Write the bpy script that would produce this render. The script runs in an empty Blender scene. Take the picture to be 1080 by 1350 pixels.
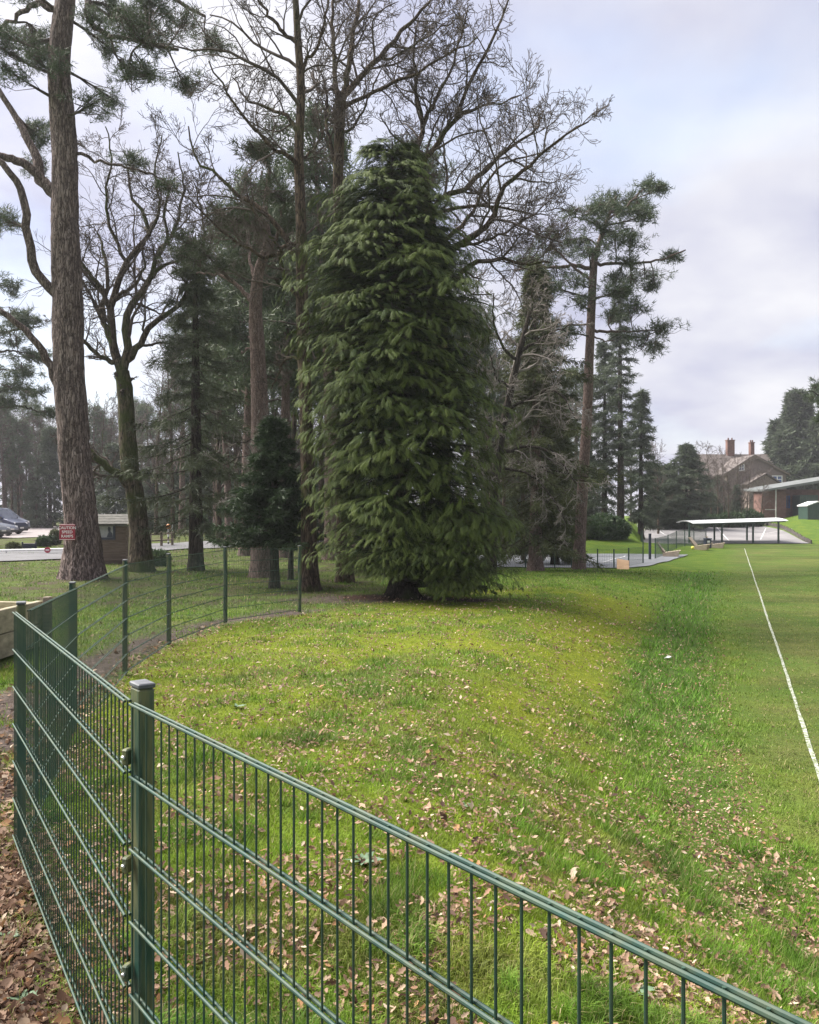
import bpy, math
import numpy as np
from math import radians, sin, cos, pi

# ------------------------------------------------------------------ camera, world, sun, exposure
scn = bpy.context.scene
COL = scn.collection
EYE = 1.75
F = 1080.0           # focal length in photograph pixels
HY = 680.0           # horizon row of the photograph
cam_d = bpy.data.cameras.new('camera')
cam_d.sensor_fit = 'HORIZONTAL'
cam_d.sensor_width = 36.0
cam_d.lens = 36.0 * F / 1080.0
cam_d.shift_y = (HY - 675.0) / 1080.0
cam_d.clip_start = 0.05
cam_d.clip_end = 6000
cam = bpy.data.objects.new('camera', cam_d)
COL.objects.link(cam)
cam.location = (0, 0, EYE)
cam.rotation_euler = (radians(90), 0, 0)
scn.camera = cam

SUN_EL, SUN_AZ = 52.0, -66.0       # azimuth from the viewing direction, minus = left
world = bpy.data.worlds.new('World')
scn.world = world
world.use_nodes = True
wn, wl = world.node_tree.nodes, world.node_tree.links
wn.clear()
def wnode(t, **k):
    n = wn.new(t)
    for a, b in k.items():
        setattr(n, a, b)
    return n
w_out = wnode('ShaderNodeOutputWorld')
w_bg = wnode('ShaderNodeBackground')
w_bg.inputs['Strength'].default_value = 0.12
w_sky = wnode('ShaderNodeTexSky', sky_type='NISHITA', sun_disc=False)
w_sky.sun_elevation = radians(SUN_EL)
w_sky.sun_rotation = radians(SUN_AZ)
w_sky.air_density = 1.3
w_sky.dust_density = 1.5
w_tc = wnode('ShaderNodeTexCoord')
w_sep = wnode('ShaderNodeSeparateXYZ')
wl.new(w_tc.outputs['Generated'], w_sep.inputs[0])
def wmath(op, a, b=None):
    n = wnode('ShaderNodeMath', operation=op)
    for i, v in enumerate((a, b)):
        if v is None: continue
        if isinstance(v, (int, float)): n.inputs[i].default_value = v
        else: wl.new(v, n.inputs[i])
    return n.outputs[0]
zc = wmath('ADD', wmath('MAXIMUM', w_sep.outputs[2], 0.0), 0.30)
w_cmb = wnode('ShaderNodeCombineXYZ')
wl.new(wmath('DIVIDE', w_sep.outputs[0], zc), w_cmb.inputs[0])
wl.new(wmath('DIVIDE', w_sep.outputs[1], zc), w_cmb.inputs[1])
def wnoise(scale, detail, off, rough=0.55):
    m = wnode('ShaderNodeMapping')
    m.inputs['Location'].default_value = off
    wl.new(w_cmb.outputs[0], m.inputs[0])
    n = wnode('ShaderNodeTexNoise')
    n.inputs['Scale'].default_value = scale
    n.inputs['Detail'].default_value = detail
    n.inputs['Roughness'].default_value = rough
    wl.new(m.outputs[0], n.inputs['Vector'])
    return n.outputs['Fac']
def wramp(fac, stops):
    r = wnode('ShaderNodeValToRGB')
    el = r.color_ramp.elements
    while len(el) < len(stops): el.new(0.5)
    for e, (p, c) in zip(el, stops):
        e.position = p; e.color = (*c, 1)
    wl.new(fac, r.inputs[0])
    return r.outputs[0]
cover = wramp(wnoise(1.5, 6, (3.1, 7.7, 0), 0.5), [(0.30, (0.66,)*3), (0.48, (0.97,)*3)])
cloudcol = wramp(wnoise(2.3, 6, (9.4, 1.3, 0.5), 0.5), [(0.33, (0.62, 0.63, 0.79)), (0.64, (1.0, 0.99, 1.01))])
w_scale = wnode('ShaderNodeMix', data_type='RGBA', blend_type='MULTIPLY')
w_scale.inputs[0].default_value = 1.0
wl.new(cloudcol, w_scale.inputs[6])
CLOUD = 3.25
w_scale.inputs[7].default_value = (CLOUD, CLOUD, CLOUD * 1.03, 1)
w_dot = wnode('ShaderNodeVectorMath', operation='DOT_PRODUCT')
wl.new(w_tc.outputs['Generated'], w_dot.inputs[0])
w_dot.inputs[1].default_value = (sin(radians(SUN_AZ)) * cos(radians(SUN_EL)), cos(radians(SUN_AZ)) * cos(radians(SUN_EL)), sin(radians(SUN_EL)))
glow = wmath('ADD', wmath('MULTIPLY', wmath('POWER', wmath('MAXIMUM', w_dot.outputs['Value'], 0.0), 5.0), 0.75), 0.92)
w_glow = wnode('ShaderNodeVectorMath', operation='SCALE')
wl.new(w_scale.outputs[2], w_glow.inputs[0]); wl.new(glow, w_glow.inputs['Scale'])
w_mix = wnode('ShaderNodeMix', data_type='RGBA')
wl.new(cover, w_mix.inputs[0])
wl.new(w_sky.outputs[0], w_mix.inputs[6])
wl.new(w_glow.outputs[0], w_mix.inputs[7])
wl.new(w_mix.outputs[2], w_bg.inputs['Color'])
wl.new(w_bg.outputs[0], w_out.inputs['Surface'])

sun_d = bpy.data.lights.new('sun', 'SUN')
sun_d.energy = 5.0
sun_d.angle = radians(45)
sun_d.color = (1.0, 0.95, 0.87)
sun = bpy.data.objects.new('sun', sun_d)
COL.objects.link(sun)
sun.location = (-20, 10, 40)
sun.rotation_euler = (radians(90 - SUN_EL), 0, radians(180 - SUN_AZ))
scn.view_settings.view_transform = 'Standard'
scn.view_settings.look = 'None'
scn.view_settings.gamma = 1.0
scn.view_settings.use_curve_mapping = False
scn.view_settings.exposure = 1.36
scn.render.engine = 'CYCLES'
scn.cycles.max_bounces = 6
scn.cycles.diffuse_bounces = 3
scn.cycles.transparent_max_bounces = 8

# ------------------------------------------------------------------ helpers
rng = np.random.default_rng(7)
def nrm(v):
    return v / np.maximum(np.linalg.norm(v, axis=-1, keepdims=True), 1e-9)
def W(px, py, Y):
    return np.array([(px - 540.0) / F * Y, Y, EYE - (py - HY) / F * Y])
def mpp(Y):
    return Y / F
def sstep(x):
    x = np.clip(x, 0, 1)
    return x * x * (3 - 2 * x)
def vnoise(x, y, seed=0):
    x = np.asarray(x, float); y = np.asarray(y, float)
    xi = np.floor(x).astype(np.int64); yi = np.floor(y).astype(np.int64)
    fx = sstep(x - xi); fy = sstep(y - yi)
    def h(a, b):
        n = (a * 374761393 + b * 668265263 + seed * 1442695041) & 0x7fffffff
        n = ((n ^ (n >> 13)) * 1274126177) & 0x7fffffff
        return ((n ^ (n >> 16)) & 0xffff) / 65535.0
    return (h(xi, yi) * (1 - fx) + h(xi + 1, yi) * fx) * (1 - fy) + (h(xi, yi + 1) * (1 - fx) + h(xi + 1, yi + 1) * fx) * fy
def fbm(x, y, seed=0, o=4):
    s = 0; a = 0.5; t = 0
    for i in range(o):
        s = s + a * vnoise(x * 2 ** i, y * 2 ** i, seed + i); t += a; a *= 0.5
    return s / t

def link(o, parent=None):
    COL.objects.link(o)
    if parent is not None:
        o.parent = parent
    return o
def base_of(parent):
    b = np.zeros(3)
    while parent is not None:
        b += np.array(parent.location); parent = parent.parent
    return b
def tag(o, label=None, cat=None, group=None, kind=None):
    if label: o['label'] = label
    if cat: o['category'] = cat
    if group: o['group'] = group
    if kind: o['kind'] = kind
    return o
def thing(name, label, cat, loc=(0, 0, 0), group=None):
    o = bpy.data.objects.new(name, None)
    o.empty_display_size = 0.1
    link(o); o.location = tuple(float(v) for v in loc)
    return tag(o, label, cat, group)
def mesh_np(name, V, faces, mat, smooth=False, attrs=None, cols=None):
    """faces: int array (n,3) or (n,4), or list of such arrays"""
    if not isinstance(faces, (list, tuple)): faces = [faces]
    me = bpy.data.meshes.new(name)
    V = np.asarray(V, np.float32)
    me.vertices.add(len(V))
    me.vertices.foreach_set('co', V.ravel())
    loops = np.concatenate([f.ravel() for f in faces]).astype(np.int32)
    cnt = np.concatenate([np.full(len(f), f.shape[1]) for f in faces]).astype(np.int32)
    st = np.concatenate([[0], np.cumsum(cnt)[:-1]]).astype(np.int32)
    me.loops.add(len(loops)); me.loops.foreach_set('vertex_index', loops)
    me.polygons.add(len(cnt)); me.polygons.foreach_set('loop_start', st)
    me.polygons.foreach_set('loop_total', cnt)
    if smooth:
        me.polygons.foreach_set('use_smooth', np.ones(len(cnt), bool))
    for k, v in (attrs or {}).items():
        a = me.attributes.new(k, 'FLOAT', 'POINT')
        a.data.foreach_set('value', np.asarray(v, np.float32))
    if cols is not None:
        a = me.attributes.new('Col', 'FLOAT_COLOR', 'POINT')
        c = np.ones((len(V), 4), np.float32); c[:, :3] = cols
        a.data.foreach_set('color', c.ravel())
    me.update(calc_edges=True)
    if mat is not None: me.materials.append(mat)
    return me
def obj(name, me, parent=None, world=True, loc=None):
    """link a mesh given in world coordinates; it is re-based on its own origin or its parent's"""
    o = bpy.data.objects.new(name, me)
    link(o, parent)
    if world and parent is not None:
        b = base_of(parent)
        me.transform(__import__('mathutils').Matrix.Translation((-b[0], -b[1], -b[2])))
    elif world and loc is not None:
        me.transform(__import__('mathutils').Matrix.Translation((-loc[0], -loc[1], -loc[2])))
        o.location = tuple(float(v) for v in loc)
    return o

class MB:
    """collects boxes, tubes and prisms into one mesh"""
    def __init__(s): s.v = []; s.f = []
    def add(s, v, f):
        n = len(s.v); s.v += [tuple(map(float, p)) for p in v]; s.f += [tuple(i + n for i in q) for q in f]; return s
    def box(s, c, size, rz=0.0, bev=0.0, M=None):
        hx, hy, hz = [a / 2 for a in size]
        b = min(bev, hx * .45, hy * .45, hz * .45)
        if b > 0:
            v = []
            for sx in (-1, 1):
                for sy in (-1, 1):
                    for sz in (-1, 1):
                        v += [(sx * hx, sy * (hy - b), sz * (hz - b)), (sx * (hx - b), sy * hy, sz * (hz - b)), (sx * (hx - b), sy * (hy - b), sz * hz)]
            idx = lambda sx, sy, sz, k: ((sx > 0) * 4 + (sy > 0) * 2 + (sz > 0)) * 3 + k
            f = []
            for a in (-1, 1):
                f.append([idx(a, p, q, 0) for p, q in ((-1, -1), (1, -1), (1, 1), (-1, 1))][::a])
                f.append([idx(p, a, q, 1) for p, q in ((-1, -1), (1, -1), (1, 1), (-1, 1))][::-a])
                f.append([idx(p, q, a, 2) for p, q in ((-1, -1), (1, -1), (1, 1), (-1, 1))][::a])
                for e in (-1, 1):
                    f.append([idx(a, e, -1, 0), idx(a, e, 1, 0), idx(a, e, 1, 1), idx(a, e, -1, 1)])
                    f.append([idx(a, -1, e, 0), idx(a, 1, e, 0), idx(a, 1, e, 2), idx(a, -1, e, 2)])
                    f.append([idx(-1, a, e, 1), idx(1, a, e, 1), idx(1, a, e, 2), idx(-1, a, e, 2)])
            for sx in (-1, 1):
                for sy in (-1, 1):
                    for sz in (-1, 1):
                        f.append([idx(sx, sy, sz, k) for k in range(3)])
        else:
            v = [(x, y, z) for x in (-hx, hx) for y in (-hy, hy) for z in (-hz, hz)]
            f = [(0, 1, 3, 2), (4, 6, 7, 5), (0, 4, 5, 1), (2, 3, 7, 6), (0, 2, 6, 4), (1, 5, 7, 3)]
        v = np.array(v)
        if M is not None: v = v @ np.array(M).T
        if rz:
            cz, sz_ = cos(rz), sin(rz)
            v = np.stack([v[:, 0] * cz - v[:, 1] * sz_, v[:, 0] * sz_ + v[:, 1] * cz, v[:, 2]], 1)
        return s.add(v + np.array(c), f)
    def tube(s, pts, r, n=8, caps=True):
        pts = np.array(pts, float); K = len(pts)
        r = np.full(K, r) if np.isscalar(r) else np.array(r)
        V, Fq = tube_np(pts[None], r[None], n)
        f = [tuple(q) for q in Fq]
        if caps:
            f += [tuple(range(n))[::-1], tuple(range((K - 1) * n, K * n))]
        return s.add(V, f)
    def prism(s, poly, axis, a, b):
        """poly: list of 2-D points; extruded along axis 'x' or 'y' or 'z' from a to b"""
        n = len(poly); v = []
        for t in (a, b):
            for p, q in poly:
                v.append({'x': (t, p, q), 'y': (p, t, q), 'z': (p, q, t)}[axis])
        f = [tuple(range(n))[::-1], tuple(range(n, 2 * n))]
        f += [(i, (i + 1) % n, n + (i + 1) % n, n + i) for i in range(n)]
        return s.add(v, f)
    def mesh(s, name, mat, smooth=False):
        me = bpy.data.meshes.new(name)
        me.from_pydata(s.v, [], s.f); me.update()
        import bmesh
        bm = bmesh.new(); bm.from_mesh(me); bmesh.ops.recalc_face_normals(bm, faces=bm.faces); bm.to_mesh(me); bm.free()
        if smooth:
            me.polygons.foreach_set('use_smooth', np.ones(len(me.polygons), bool))
        if mat is not None: me.materials.append(mat)
        return me
    def put(s, name, mat, parent=None, smooth=False, loc=None):
        return obj(name, s.mesh(name, mat, smooth), parent, True, loc)

def tube_np(P, R, S, wob=None):
    N, K, _ = P.shape
    T = np.gradient(P, axis=1) if K > 1 else P
    T = nrm(T)
    ref = np.zeros((N, 1, 3)); ref[:, 0] = (0.31, 0.83, 0.05)
    m = np.abs((T[:, :1] * ref).sum(-1, keepdims=True)) > 0.8
    ref = np.where(m, np.array([0.9, -0.1, 0.3]), ref)
    U = nrm(np.cross(T, np.broadcast_to(ref, T.shape))); Vv = np.cross(T, U)
    a = np.arange(S) * 2 * pi / S
    ring = U[:, :, None] * np.cos(a)[None, None, :, None] + Vv[:, :, None] * np.sin(a)[None, None, :, None]
    RR = R[:, :, None, None] if wob is None else R[:, :, None, None] * wob[..., None]
    V = (P[:, :, None] + ring * RR).reshape(-1, 3)
    i = np.arange(N)[:, None, None] * K * S
    k = np.arange(K - 1)[None, :, None] * S
    j = np.arange(S)[None, None, :]; j2 = (j + 1) % S
    Fq = np.stack([i + k + j, i + k + j2, i + k + S + j2, i + k + S + j], -1).reshape(-1, 4)
    return V, Fq
def catmull(P, n):
    P = np.asarray(P, float)
    if len(P) < 3:
        t = np.linspace(0, 1, n)[:, None]; return P[0] * (1 - t) + P[-1] * t
    Q = np.vstack([2 * P[0] - P[1], P, 2 * P[-1] - P[-2]])
    t = np.linspace(0, len(P) - 1 - 1e-6, n); i = t.astype(int); u = (t - i)[:, None]
    p0, p1, p2, p3 = Q[i], Q[i + 1], Q[i + 2], Q[i + 3]
    return 0.5 * (2 * p1 + (p2 - p0) * u + (2 * p0 - 5 * p1 + 4 * p2 - p3) * u ** 2 + (3 * p1 - p0 - 3 * p2 + p3) * u ** 3)

# ------------------------------------------------------------------ materials
def new_mat(name):
    m = bpy.data.materials.new(name); m.use_nodes = True
    n = m.node_tree.nodes; l = m.node_tree.links
    bsdf = n['Principled BSDF']
    return m, n, l, bsdf
def ramp(n, l, fac, stops):
    r = n.new('ShaderNodeValToRGB'); el = r.color_ramp.elements
    while len(el) < len(stops): el.new(0.5)
    for e, (p, c) in zip(el, stops):
        e.position = p; e.color = (*c, 1)
    l.new(fac, r.inputs[0]); return r.outputs[0]
def noise(n, l, scale, detail=4, stretch=None, coord='Object', rough=0.55):
    tc = n.new('ShaderNodeTexCoord'); v = tc.outputs[coord]
    if stretch:
        mp = n.new('ShaderNodeMapping'); mp.inputs['Scale'].default_value = stretch
        l.new(v, mp.inputs[0]); v = mp.outputs[0]
    t = n.new('ShaderNodeTexNoise'); t.inputs['Scale'].default_value = scale
    t.inputs['Detail'].default_value = detail; t.inputs['Roughness'].default_value = rough
    l.new(v, t.inputs['Vector']); return t.outputs['Fac']
def mixc(n, l, fac, a, b, blend='MIX'):
    m = n.new('ShaderNodeMix'); m.data_type = 'RGBA'; m.blend_type = blend
    for s, v in ((0, fac), (6, a), (7, b)):
        if isinstance(v, (int, float)): m.inputs[s].default_value = v
        elif isinstance(v, tuple): m.inputs[s].default_value = (*v, 1)
        else: l.new(v, m.inputs[s])
    return m.outputs[2]
def bump(n, l, h, strength, dist, bsdf):
    b = n.new('ShaderNodeBump'); b.inputs['Strength'].default_value = strength
    b.inputs['Distance'].default_value = dist
    l.new(h, b.inputs['Height']); l.new(b.outputs[0], bsdf.inputs['Normal'])
def simple(name, c1, c2, scale, rough=0.7, stretch=None, bstr=0.0, bdist=0.01, metal=0.0, detail=5, lo=0.35, hi=0.65, spec=None):
    m, n, l, b = new_mat(name)
    f = noise(n, l, scale, detail, stretch)
    l.new(ramp(n, l, f, [(lo, c1), (hi, c2)]), b.inputs['Base Color'])
    b.inputs['Roughness'].default_value = rough; b.inputs['Metallic'].default_value = metal
    if spec is not None: b.inputs['Specular IOR Level'].default_value = spec
    if bstr: bump(n, l, f, bstr, bdist, b)
    return m
def bark_mat(name, c1, c2, c3, scale=6, stretch=(1, 1, 0.22), moss=0.0, bd=0.03):
    m, n, l, b = new_mat(name)
    tc = n.new('ShaderNodeTexCoord'); mp = n.new('ShaderNodeMapping'); mp.inputs['Scale'].default_value = stretch
    l.new(tc.outputs['Object'], mp.inputs[0])
    vo = n.new('ShaderNodeTexVoronoi'); vo.feature = 'DISTANCE_TO_EDGE'; vo.inputs['Scale'].default_value = scale
    no = n.new('ShaderNodeTexNoise'); no.inputs['Scale'].default_value = scale * 1.7; no.inputs['Detail'].default_value = 6
    l.new(mp.outputs[0], no.inputs['Vector'])
    dv = n.new('ShaderNodeVectorMath'); dv.operation = 'MULTIPLY_ADD'
    dv.inputs[1].default_value = (0.28,) * 3
    l.new(no.outputs['Color'], dv.inputs[0]); l.new(mp.outputs[0], dv.inputs[2]); l.new(dv.outputs[0], vo.inputs['Vector'])
    crack = ramp(n, l, vo.outputs['Distance'], [(0.0, (0, 0, 0)), (0.16, (1, 1, 1))])
    base = ramp(n, l, no.outputs['Fac'], [(0.32, c1), (0.5, c2), (0.7, c3)])
    col = mixc(n, l, crack, tuple(a * 0.45 for a in c1), base)
    if moss:
        g = noise(n, l, 0.9, 5)
        col = mixc(n, l, ramp(n, l, g, [(0.62 - moss * 0.3, (0, 0, 0)), (0.72 - moss * 0.2, (0.85,) * 3)]), col, (0.055, 0.075, 0.016))
    l.new(col, b.inputs['Base Color']); b.inputs['Roughness'].default_value = 0.92
    b.inputs['Specular IOR Level'].default_value = 0.15
    h = mixc(n, l, 0.4, crack, no.outputs['Color'])
    bump(n, l, h, 0.9, bd, b)
    return m
def leaf_mat(name, dark, light, trans=0.3, rough=0.55, spec=0.2):
    m, n, l, b = new_mat(name)
    at = n.new('ShaderNodeAttribute'); at.attribute_name = 'tint'
    c = ramp(n, l, at.outputs['Fac'], [(0.0, dark), (1.0, light)])
    l.new(c, b.inputs['Base Color']); b.inputs['Roughness'].default_value = rough
    b.inputs['Specular IOR Level'].default_value = spec
    tr = n.new('ShaderNodeBsdfTranslucent'); l.new(c, tr.inputs['Color'])
    mx = n.new('ShaderNodeMixShader'); mx.inputs[0].default_value = trans
    l.new(b.outputs[0], mx.inputs[1]); l.new(tr.outputs[0], mx.inputs[2])
    l.new(mx.outputs[0], n['Material Output'].inputs['Surface'])
    return m
def col_mat(name, trans=0.3, rough=0.6, spec=0.25):
    m, n, l, b = new_mat(name)
    at = n.new('ShaderNodeAttribute'); at.attribute_name = 'Col'
    l.new(at.outputs['Color'], b.inputs['Base Color']); b.inputs['Roughness'].default_value = rough
    b.inputs['Specular IOR Level'].default_value = spec
    tr = n.new('ShaderNodeBsdfTranslucent'); l.new(at.outputs['Color'], tr.inputs['Color'])
    mx = n.new('ShaderNodeMixShader'); mx.inputs[0].default_value = trans
    l.new(b.outputs[0], mx.inputs[1]); l.new(tr.outputs[0], mx.inputs[2])
    l.new(mx.outputs[0], n['Material Output'].inputs['Surface'])
    return m

M_PINEBARK = bark_mat('pine_bark', (0.12, 0.09, 0.08), (0.21, 0.16, 0.145), (0.36, 0.29, 0.27), 11, (1, 1, 0.17), 0.0, 0.06)
M_REDBARK = bark_mat('scots_pine_bark', (0.13, 0.092, 0.08), (0.23, 0.165, 0.145), (0.31, 0.24, 0.215), 16, (1, 1, 0.16), 0.0, 0.03)
M_OAKBARK = bark_mat('mossy_bark', (0.05, 0.042, 0.03), (0.115, 0.09, 0.065), (0.17, 0.145, 0.11), 8, (1, 1, 0.2), 0.55, 0.03)
M_BROWNBARK = bark_mat('brown_bark', (0.05, 0.036, 0.026), (0.10, 0.072, 0.05), (0.15, 0.115, 0.08), 9, (1, 1, 0.2), 0.3, 0.03)
M_DARKBARK = bark_mat('dark_bark', (0.03, 0.025, 0.02), (0.055, 0.045, 0.036), (0.09, 0.075, 0.06), 9, (1, 1, 0.2), 0.2, 0.03)
M_TWIG = simple('bare_twig', (0.055, 0.043, 0.036), (0.12, 0.098, 0.085), 3.0, 0.9, spec=0.15)
M_TWIGPALE = simple('pale_dead_twig', (0.12, 0.105, 0.095), (0.24, 0.215, 0.195), 3.0, 0.9, spec=0.15)
M_CYP = leaf_mat('cypress_spray', (0.010, 0.028, 0.010), (0.105, 0.138, 0.030), 0.12, 0.6, 0.1)
M_PINE = leaf_mat('pine_needles', (0.042, 0.065, 0.038), (0.10, 0.13, 0.065), 0.2, 0.5)
M_SPRUCE = leaf_mat('spruce_needles', (0.042, 0.055, 0.032), (0.085, 0.105, 0.052), 0.25, 0.55)
M_FIR = leaf_mat('dark_fir_needles', (0.018, 0.035, 0.016), (0.045, 0.075, 0.03), 0.2, 0.5)
M_YEW = leaf_mat('hanging_conifer_needles', (0.045, 0.055, 0.026), (0.10, 0.115, 0.045), 0.25, 0.55)
M_SHRUB = leaf_mat('evergreen_shrub_leaf', (0.025, 0.05, 0.022), (0.075, 0.12, 0.05), 0.2, 0.4)
M_FARC = leaf_mat('far_conifer_needles', (0.04, 0.056, 0.038), (0.095, 0.12, 0.072), 0.25, 0.6)
M_GRASS = col_mat('grass_blades', 0.35, 0.6, 0.2)
M_LEAF = col_mat('dead_leaf', 0.25, 0.75, 0.2)

def painted(name, c, c2, rough=0.45, algae=0.0):
    m, n, l, b = new_mat(name)
    f = noise(n, l, 7, 5)
    col = ramp(n, l, f, [(0.35, c), (0.7, c2)])
    if algae:
        g = noise(n, l, 22, 6, (1, 1, 0.12))
        col = mixc(n, l, ramp(n, l, g, [(0.40, (0, 0, 0)), (0.62, (algae,) * 3)]), col, (0.15, 0.145, 0.06))
    l.new(col, b.inputs['Base Color']); b.inputs['Roughness'].default_value = rough
    return m
M_GREEN = painted('green_powder_coat', (0.005, 0.032, 0.023), (0.008, 0.050, 0.037), 0.6, 0.22)
M_GREENP = painted('green_post_coat', (0.005, 0.030, 0.021), (0.009, 0.048, 0.034), 0.55, 0.8)
M_GREENDK = painted('dark_green_coat', (0.012, 0.04, 0.034), (0.016, 0.055, 0.046), 0.5, 0.2)
M_CAP = simple('post_cap_plastic', (0.06, 0.065, 0.075), (0.13, 0.135, 0.15), 30, 0.55)
M_STEEL = simple('bolt_steel', (0.5, 0.5, 0.5), (0.7, 0.7, 0.7), 40, 0.35, metal=1.0)
M_TIMBER = simple('weathered_timber', (0.10, 0.078, 0.058), (0.24, 0.19, 0.14), 5, 0.85, (0.3, 4, 6), 0.4, 0.01)
M_SLEEPER = simple('retaining_board', (0.16, 0.14, 0.09), (0.34, 0.30, 0.21), 3.5, 0.9, (1.5, 1.5, 3), 0.5, 0.01)
M_PALEPANE = simple('pale_window_pane', (0.24, 0.24, 0.26), (0.34, 0.34, 0.36), 4, 0.2)  # pale grey tone for the pane of the hut window
M_HUT = simple('hut_cladding', (0.095, 0.066, 0.052), (0.19, 0.14, 0.115), 6, 0.8, (0.4, 4, 5), 0.3, 0.01)
M_SHINGLE = simple('mossy_roof_felt', (0.045, 0.043, 0.038), (0.09, 0.086, 0.075), 6, 0.9, None, 0.4, 0.01)
M_BRICK = None
def brick_mat():
    m, n, l, b = new_mat('brickwork')
    t = n.new('ShaderNodeTexBrick'); tc = n.new('ShaderNodeTexCoord'); mp = n.new('ShaderNodeMapping')
    mp.inputs['Rotation'].default_value = (radians(90), 0, 0)
    l.new(tc.outputs['Object'], mp.inputs[0]); l.new(mp.outputs[0], t.inputs['Vector'])
    t.inputs['Scale'].default_value = 2.2
    t.inputs['Color1'].default_value = (0.20, 0.135, 0.11, 1); t.inputs['Color2'].default_value = (0.145, 0.10, 0.085, 1)
    t.inputs['Mortar'].default_value = (0.23, 0.205, 0.185, 1)
    f = noise(n, l, 1.2, 4)
    l.new(mixc(n, l, f, t.outputs['Color'], (0.19, 0.155, 0.14)), b.inputs['Base Color']); b.inputs['Roughness'].default_value = 0.9
    return m
M_BRICK = brick_mat()
M_REDBRICK = simple('red_brick', (0.13, 0.068, 0.055), (0.19, 0.10, 0.082), 3, 0.9)
M_TILE = simple('roof_tiles', (0.07, 0.056, 0.052), (0.11, 0.09, 0.082), 2.5, 0.85, (1, 1, 4), 0.3, 0.02)
M_WHITE = simple('white_paint', (0.66, 0.66, 0.64), (0.82, 0.82, 0.81), 4, 0.5)
M_ROOFW = simple('white_roof_sheet', (0.62, 0.63, 0.63), (0.80, 0.81, 0.81), 0.8, 0.4)
M_ROOFG = simple('grey_roof_sheet', (0.10, 0.108, 0.106), (0.16, 0.17, 0.168), 0.8, 0.55)
M_GLASS = simple('window_glass', (0.02, 0.025, 0.035), (0.05, 0.06, 0.08), 2, 0.08, spec=0.8)
M_BLUEGL = simple('blue_glass', (0.03, 0.06, 0.18), (0.06, 0.11, 0.28), 2, 0.15, spec=0.8)
M_NAVY = simple('navy_paint', (0.012, 0.017, 0.035), (0.02, 0.028, 0.055), 4, 0.4)
M_BLACK = simple('black_rubber', (0.012, 0.012, 0.013), (0.03, 0.03, 0.032), 8, 0.7)
M_CONC = simple('pale_concrete', (0.36, 0.34, 0.31), (0.50, 0.48, 0.45), 3, 0.85)
M_RED = simple('red_sign_face', (0.30, 0.016, 0.035), (0.36, 0.025, 0.05), 3, 0.45)
M_SIGNW = simple('white_sign_print', (0.78, 0.75, 0.75), (0.84, 0.82, 0.82), 3, 0.5)
M_PALEWOOD = simple('pale_bench_timber', (0.30, 0.24, 0.17), (0.46, 0.38, 0.29), 5, 0.8, (0.5, 4, 4))
M_PLY = simple('plywood_board', (0.48, 0.30, 0.17), (0.60, 0.40, 0.24), 2, 0.7, (1, 5, 1))
M_DARKBRD = simple('dark_edging_board', (0.045, 0.038, 0.034), (0.10, 0.085, 0.075), 3, 0.9)
M_AMBER = simple('amber_globe', (0.65, 0.2, 0.03), (0.75, 0.26, 0.05), 2, 0.35)
M_YELLOW = simple('yellow_ball_skin', (0.7, 0.65, 0.08), (0.8, 0.72, 0.12), 4, 0.5)
M_RIM = simple('alloy_rim', (0.35, 0.35, 0.36), (0.5, 0.5, 0.51), 9, 0.35, metal=0.8)
def car_paint(name, c):
    m, n, l, b = new_mat(name)
    b.inputs['Base Color'].default_value = (*c, 1); b.inputs['Metallic'].default_value = 0.3
    b.inputs['Roughness'].default_value = 0.3; b.inputs['Coat Weight'].default_value = 0.6
    f = noise(n, l, 5, 4)
    l.new(ramp(n, l, f, [(0.3, tuple(a * 0.85 for a in c)), (0.7, c)]), b.inputs['Base Color'])
    return m
M_CARBLUE = car_paint('dark_blue_car_paint', (0.018, 0.026, 0.07))
M_CARSILV = car_paint('silver_blue_car_paint', (0.20, 0.22, 0.28))
M_CARGREY = car_paint('grey_car_paint', (0.12, 0.13, 0.15))
M_LAMP = simple('headlamp_lens', (0.7, 0.7, 0.72), (0.85, 0.85, 0.87), 6, 0.15)

# ------------------------------------------------------------------ terrain
FEN = np.array([(0.83, 0.36), (-0.75, 2.3), (-2.11, 4.45), (-2.84, 6.9), (-3.23, 9.3), (-3.44, 11.7), (-3.15, 14.0), (-2.16, 16.1)])
FEN_EXT = np.vstack([[(9.0, -9.6)], FEN])
TOE_Y = np.array([-40, -9, 0, 3, 5.4, 7.1, 10, 13.5, 20, 30, 40, 75, 300, 1500.])
TOE_X = np.array([30, 9.5, 4.3, 3.15, 2.75, 2.8, 3.6, 4.85, 7.3, 11.2, 15.0, 28.6, 116, 580.])
BW_Y = np.array([-40, 0, 5, 10, 20, 30, 60.]); BW_W = np.array([3, 2.7, 3.0, 3.4, 4.3, 5.2, 6.0])
L_Y = np.array([-1500, 0, 8, 16, 20, 26, 33, 45, 65, 100, 300, 1500.]); L_Z = np.array([0, 0, -.05, -.16, -.24, -.15, -.1, .05, .25, .5, 1.0, 2.0])
M_Y = np.array([-1500, 0, 8, 16, 20, 30, 41, 58, 75, 100, 300, 1500.]); M_Z = np.array([0, 0, -.05, -.16, -.25, -.52, -.92, -1.05, .95, 1.1, 1.6, 2.2])
R_Y = np.array([-1500, 76, 80, 113, 160, 300, 1500.]); R_Z = np.array([-1.0, -1.0, -.95, .7, 1.5, 2.0, 2.4])
def _soft(y, ys, zs):
    # a little smoothing of the piecewise profiles
    w = 0.06 * np.abs(y) + 0.4
    return (np.interp(y - w, ys, zs) + 2 * np.interp(y, ys, zs) + np.interp(y + w, ys, zs)) / 4
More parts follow.
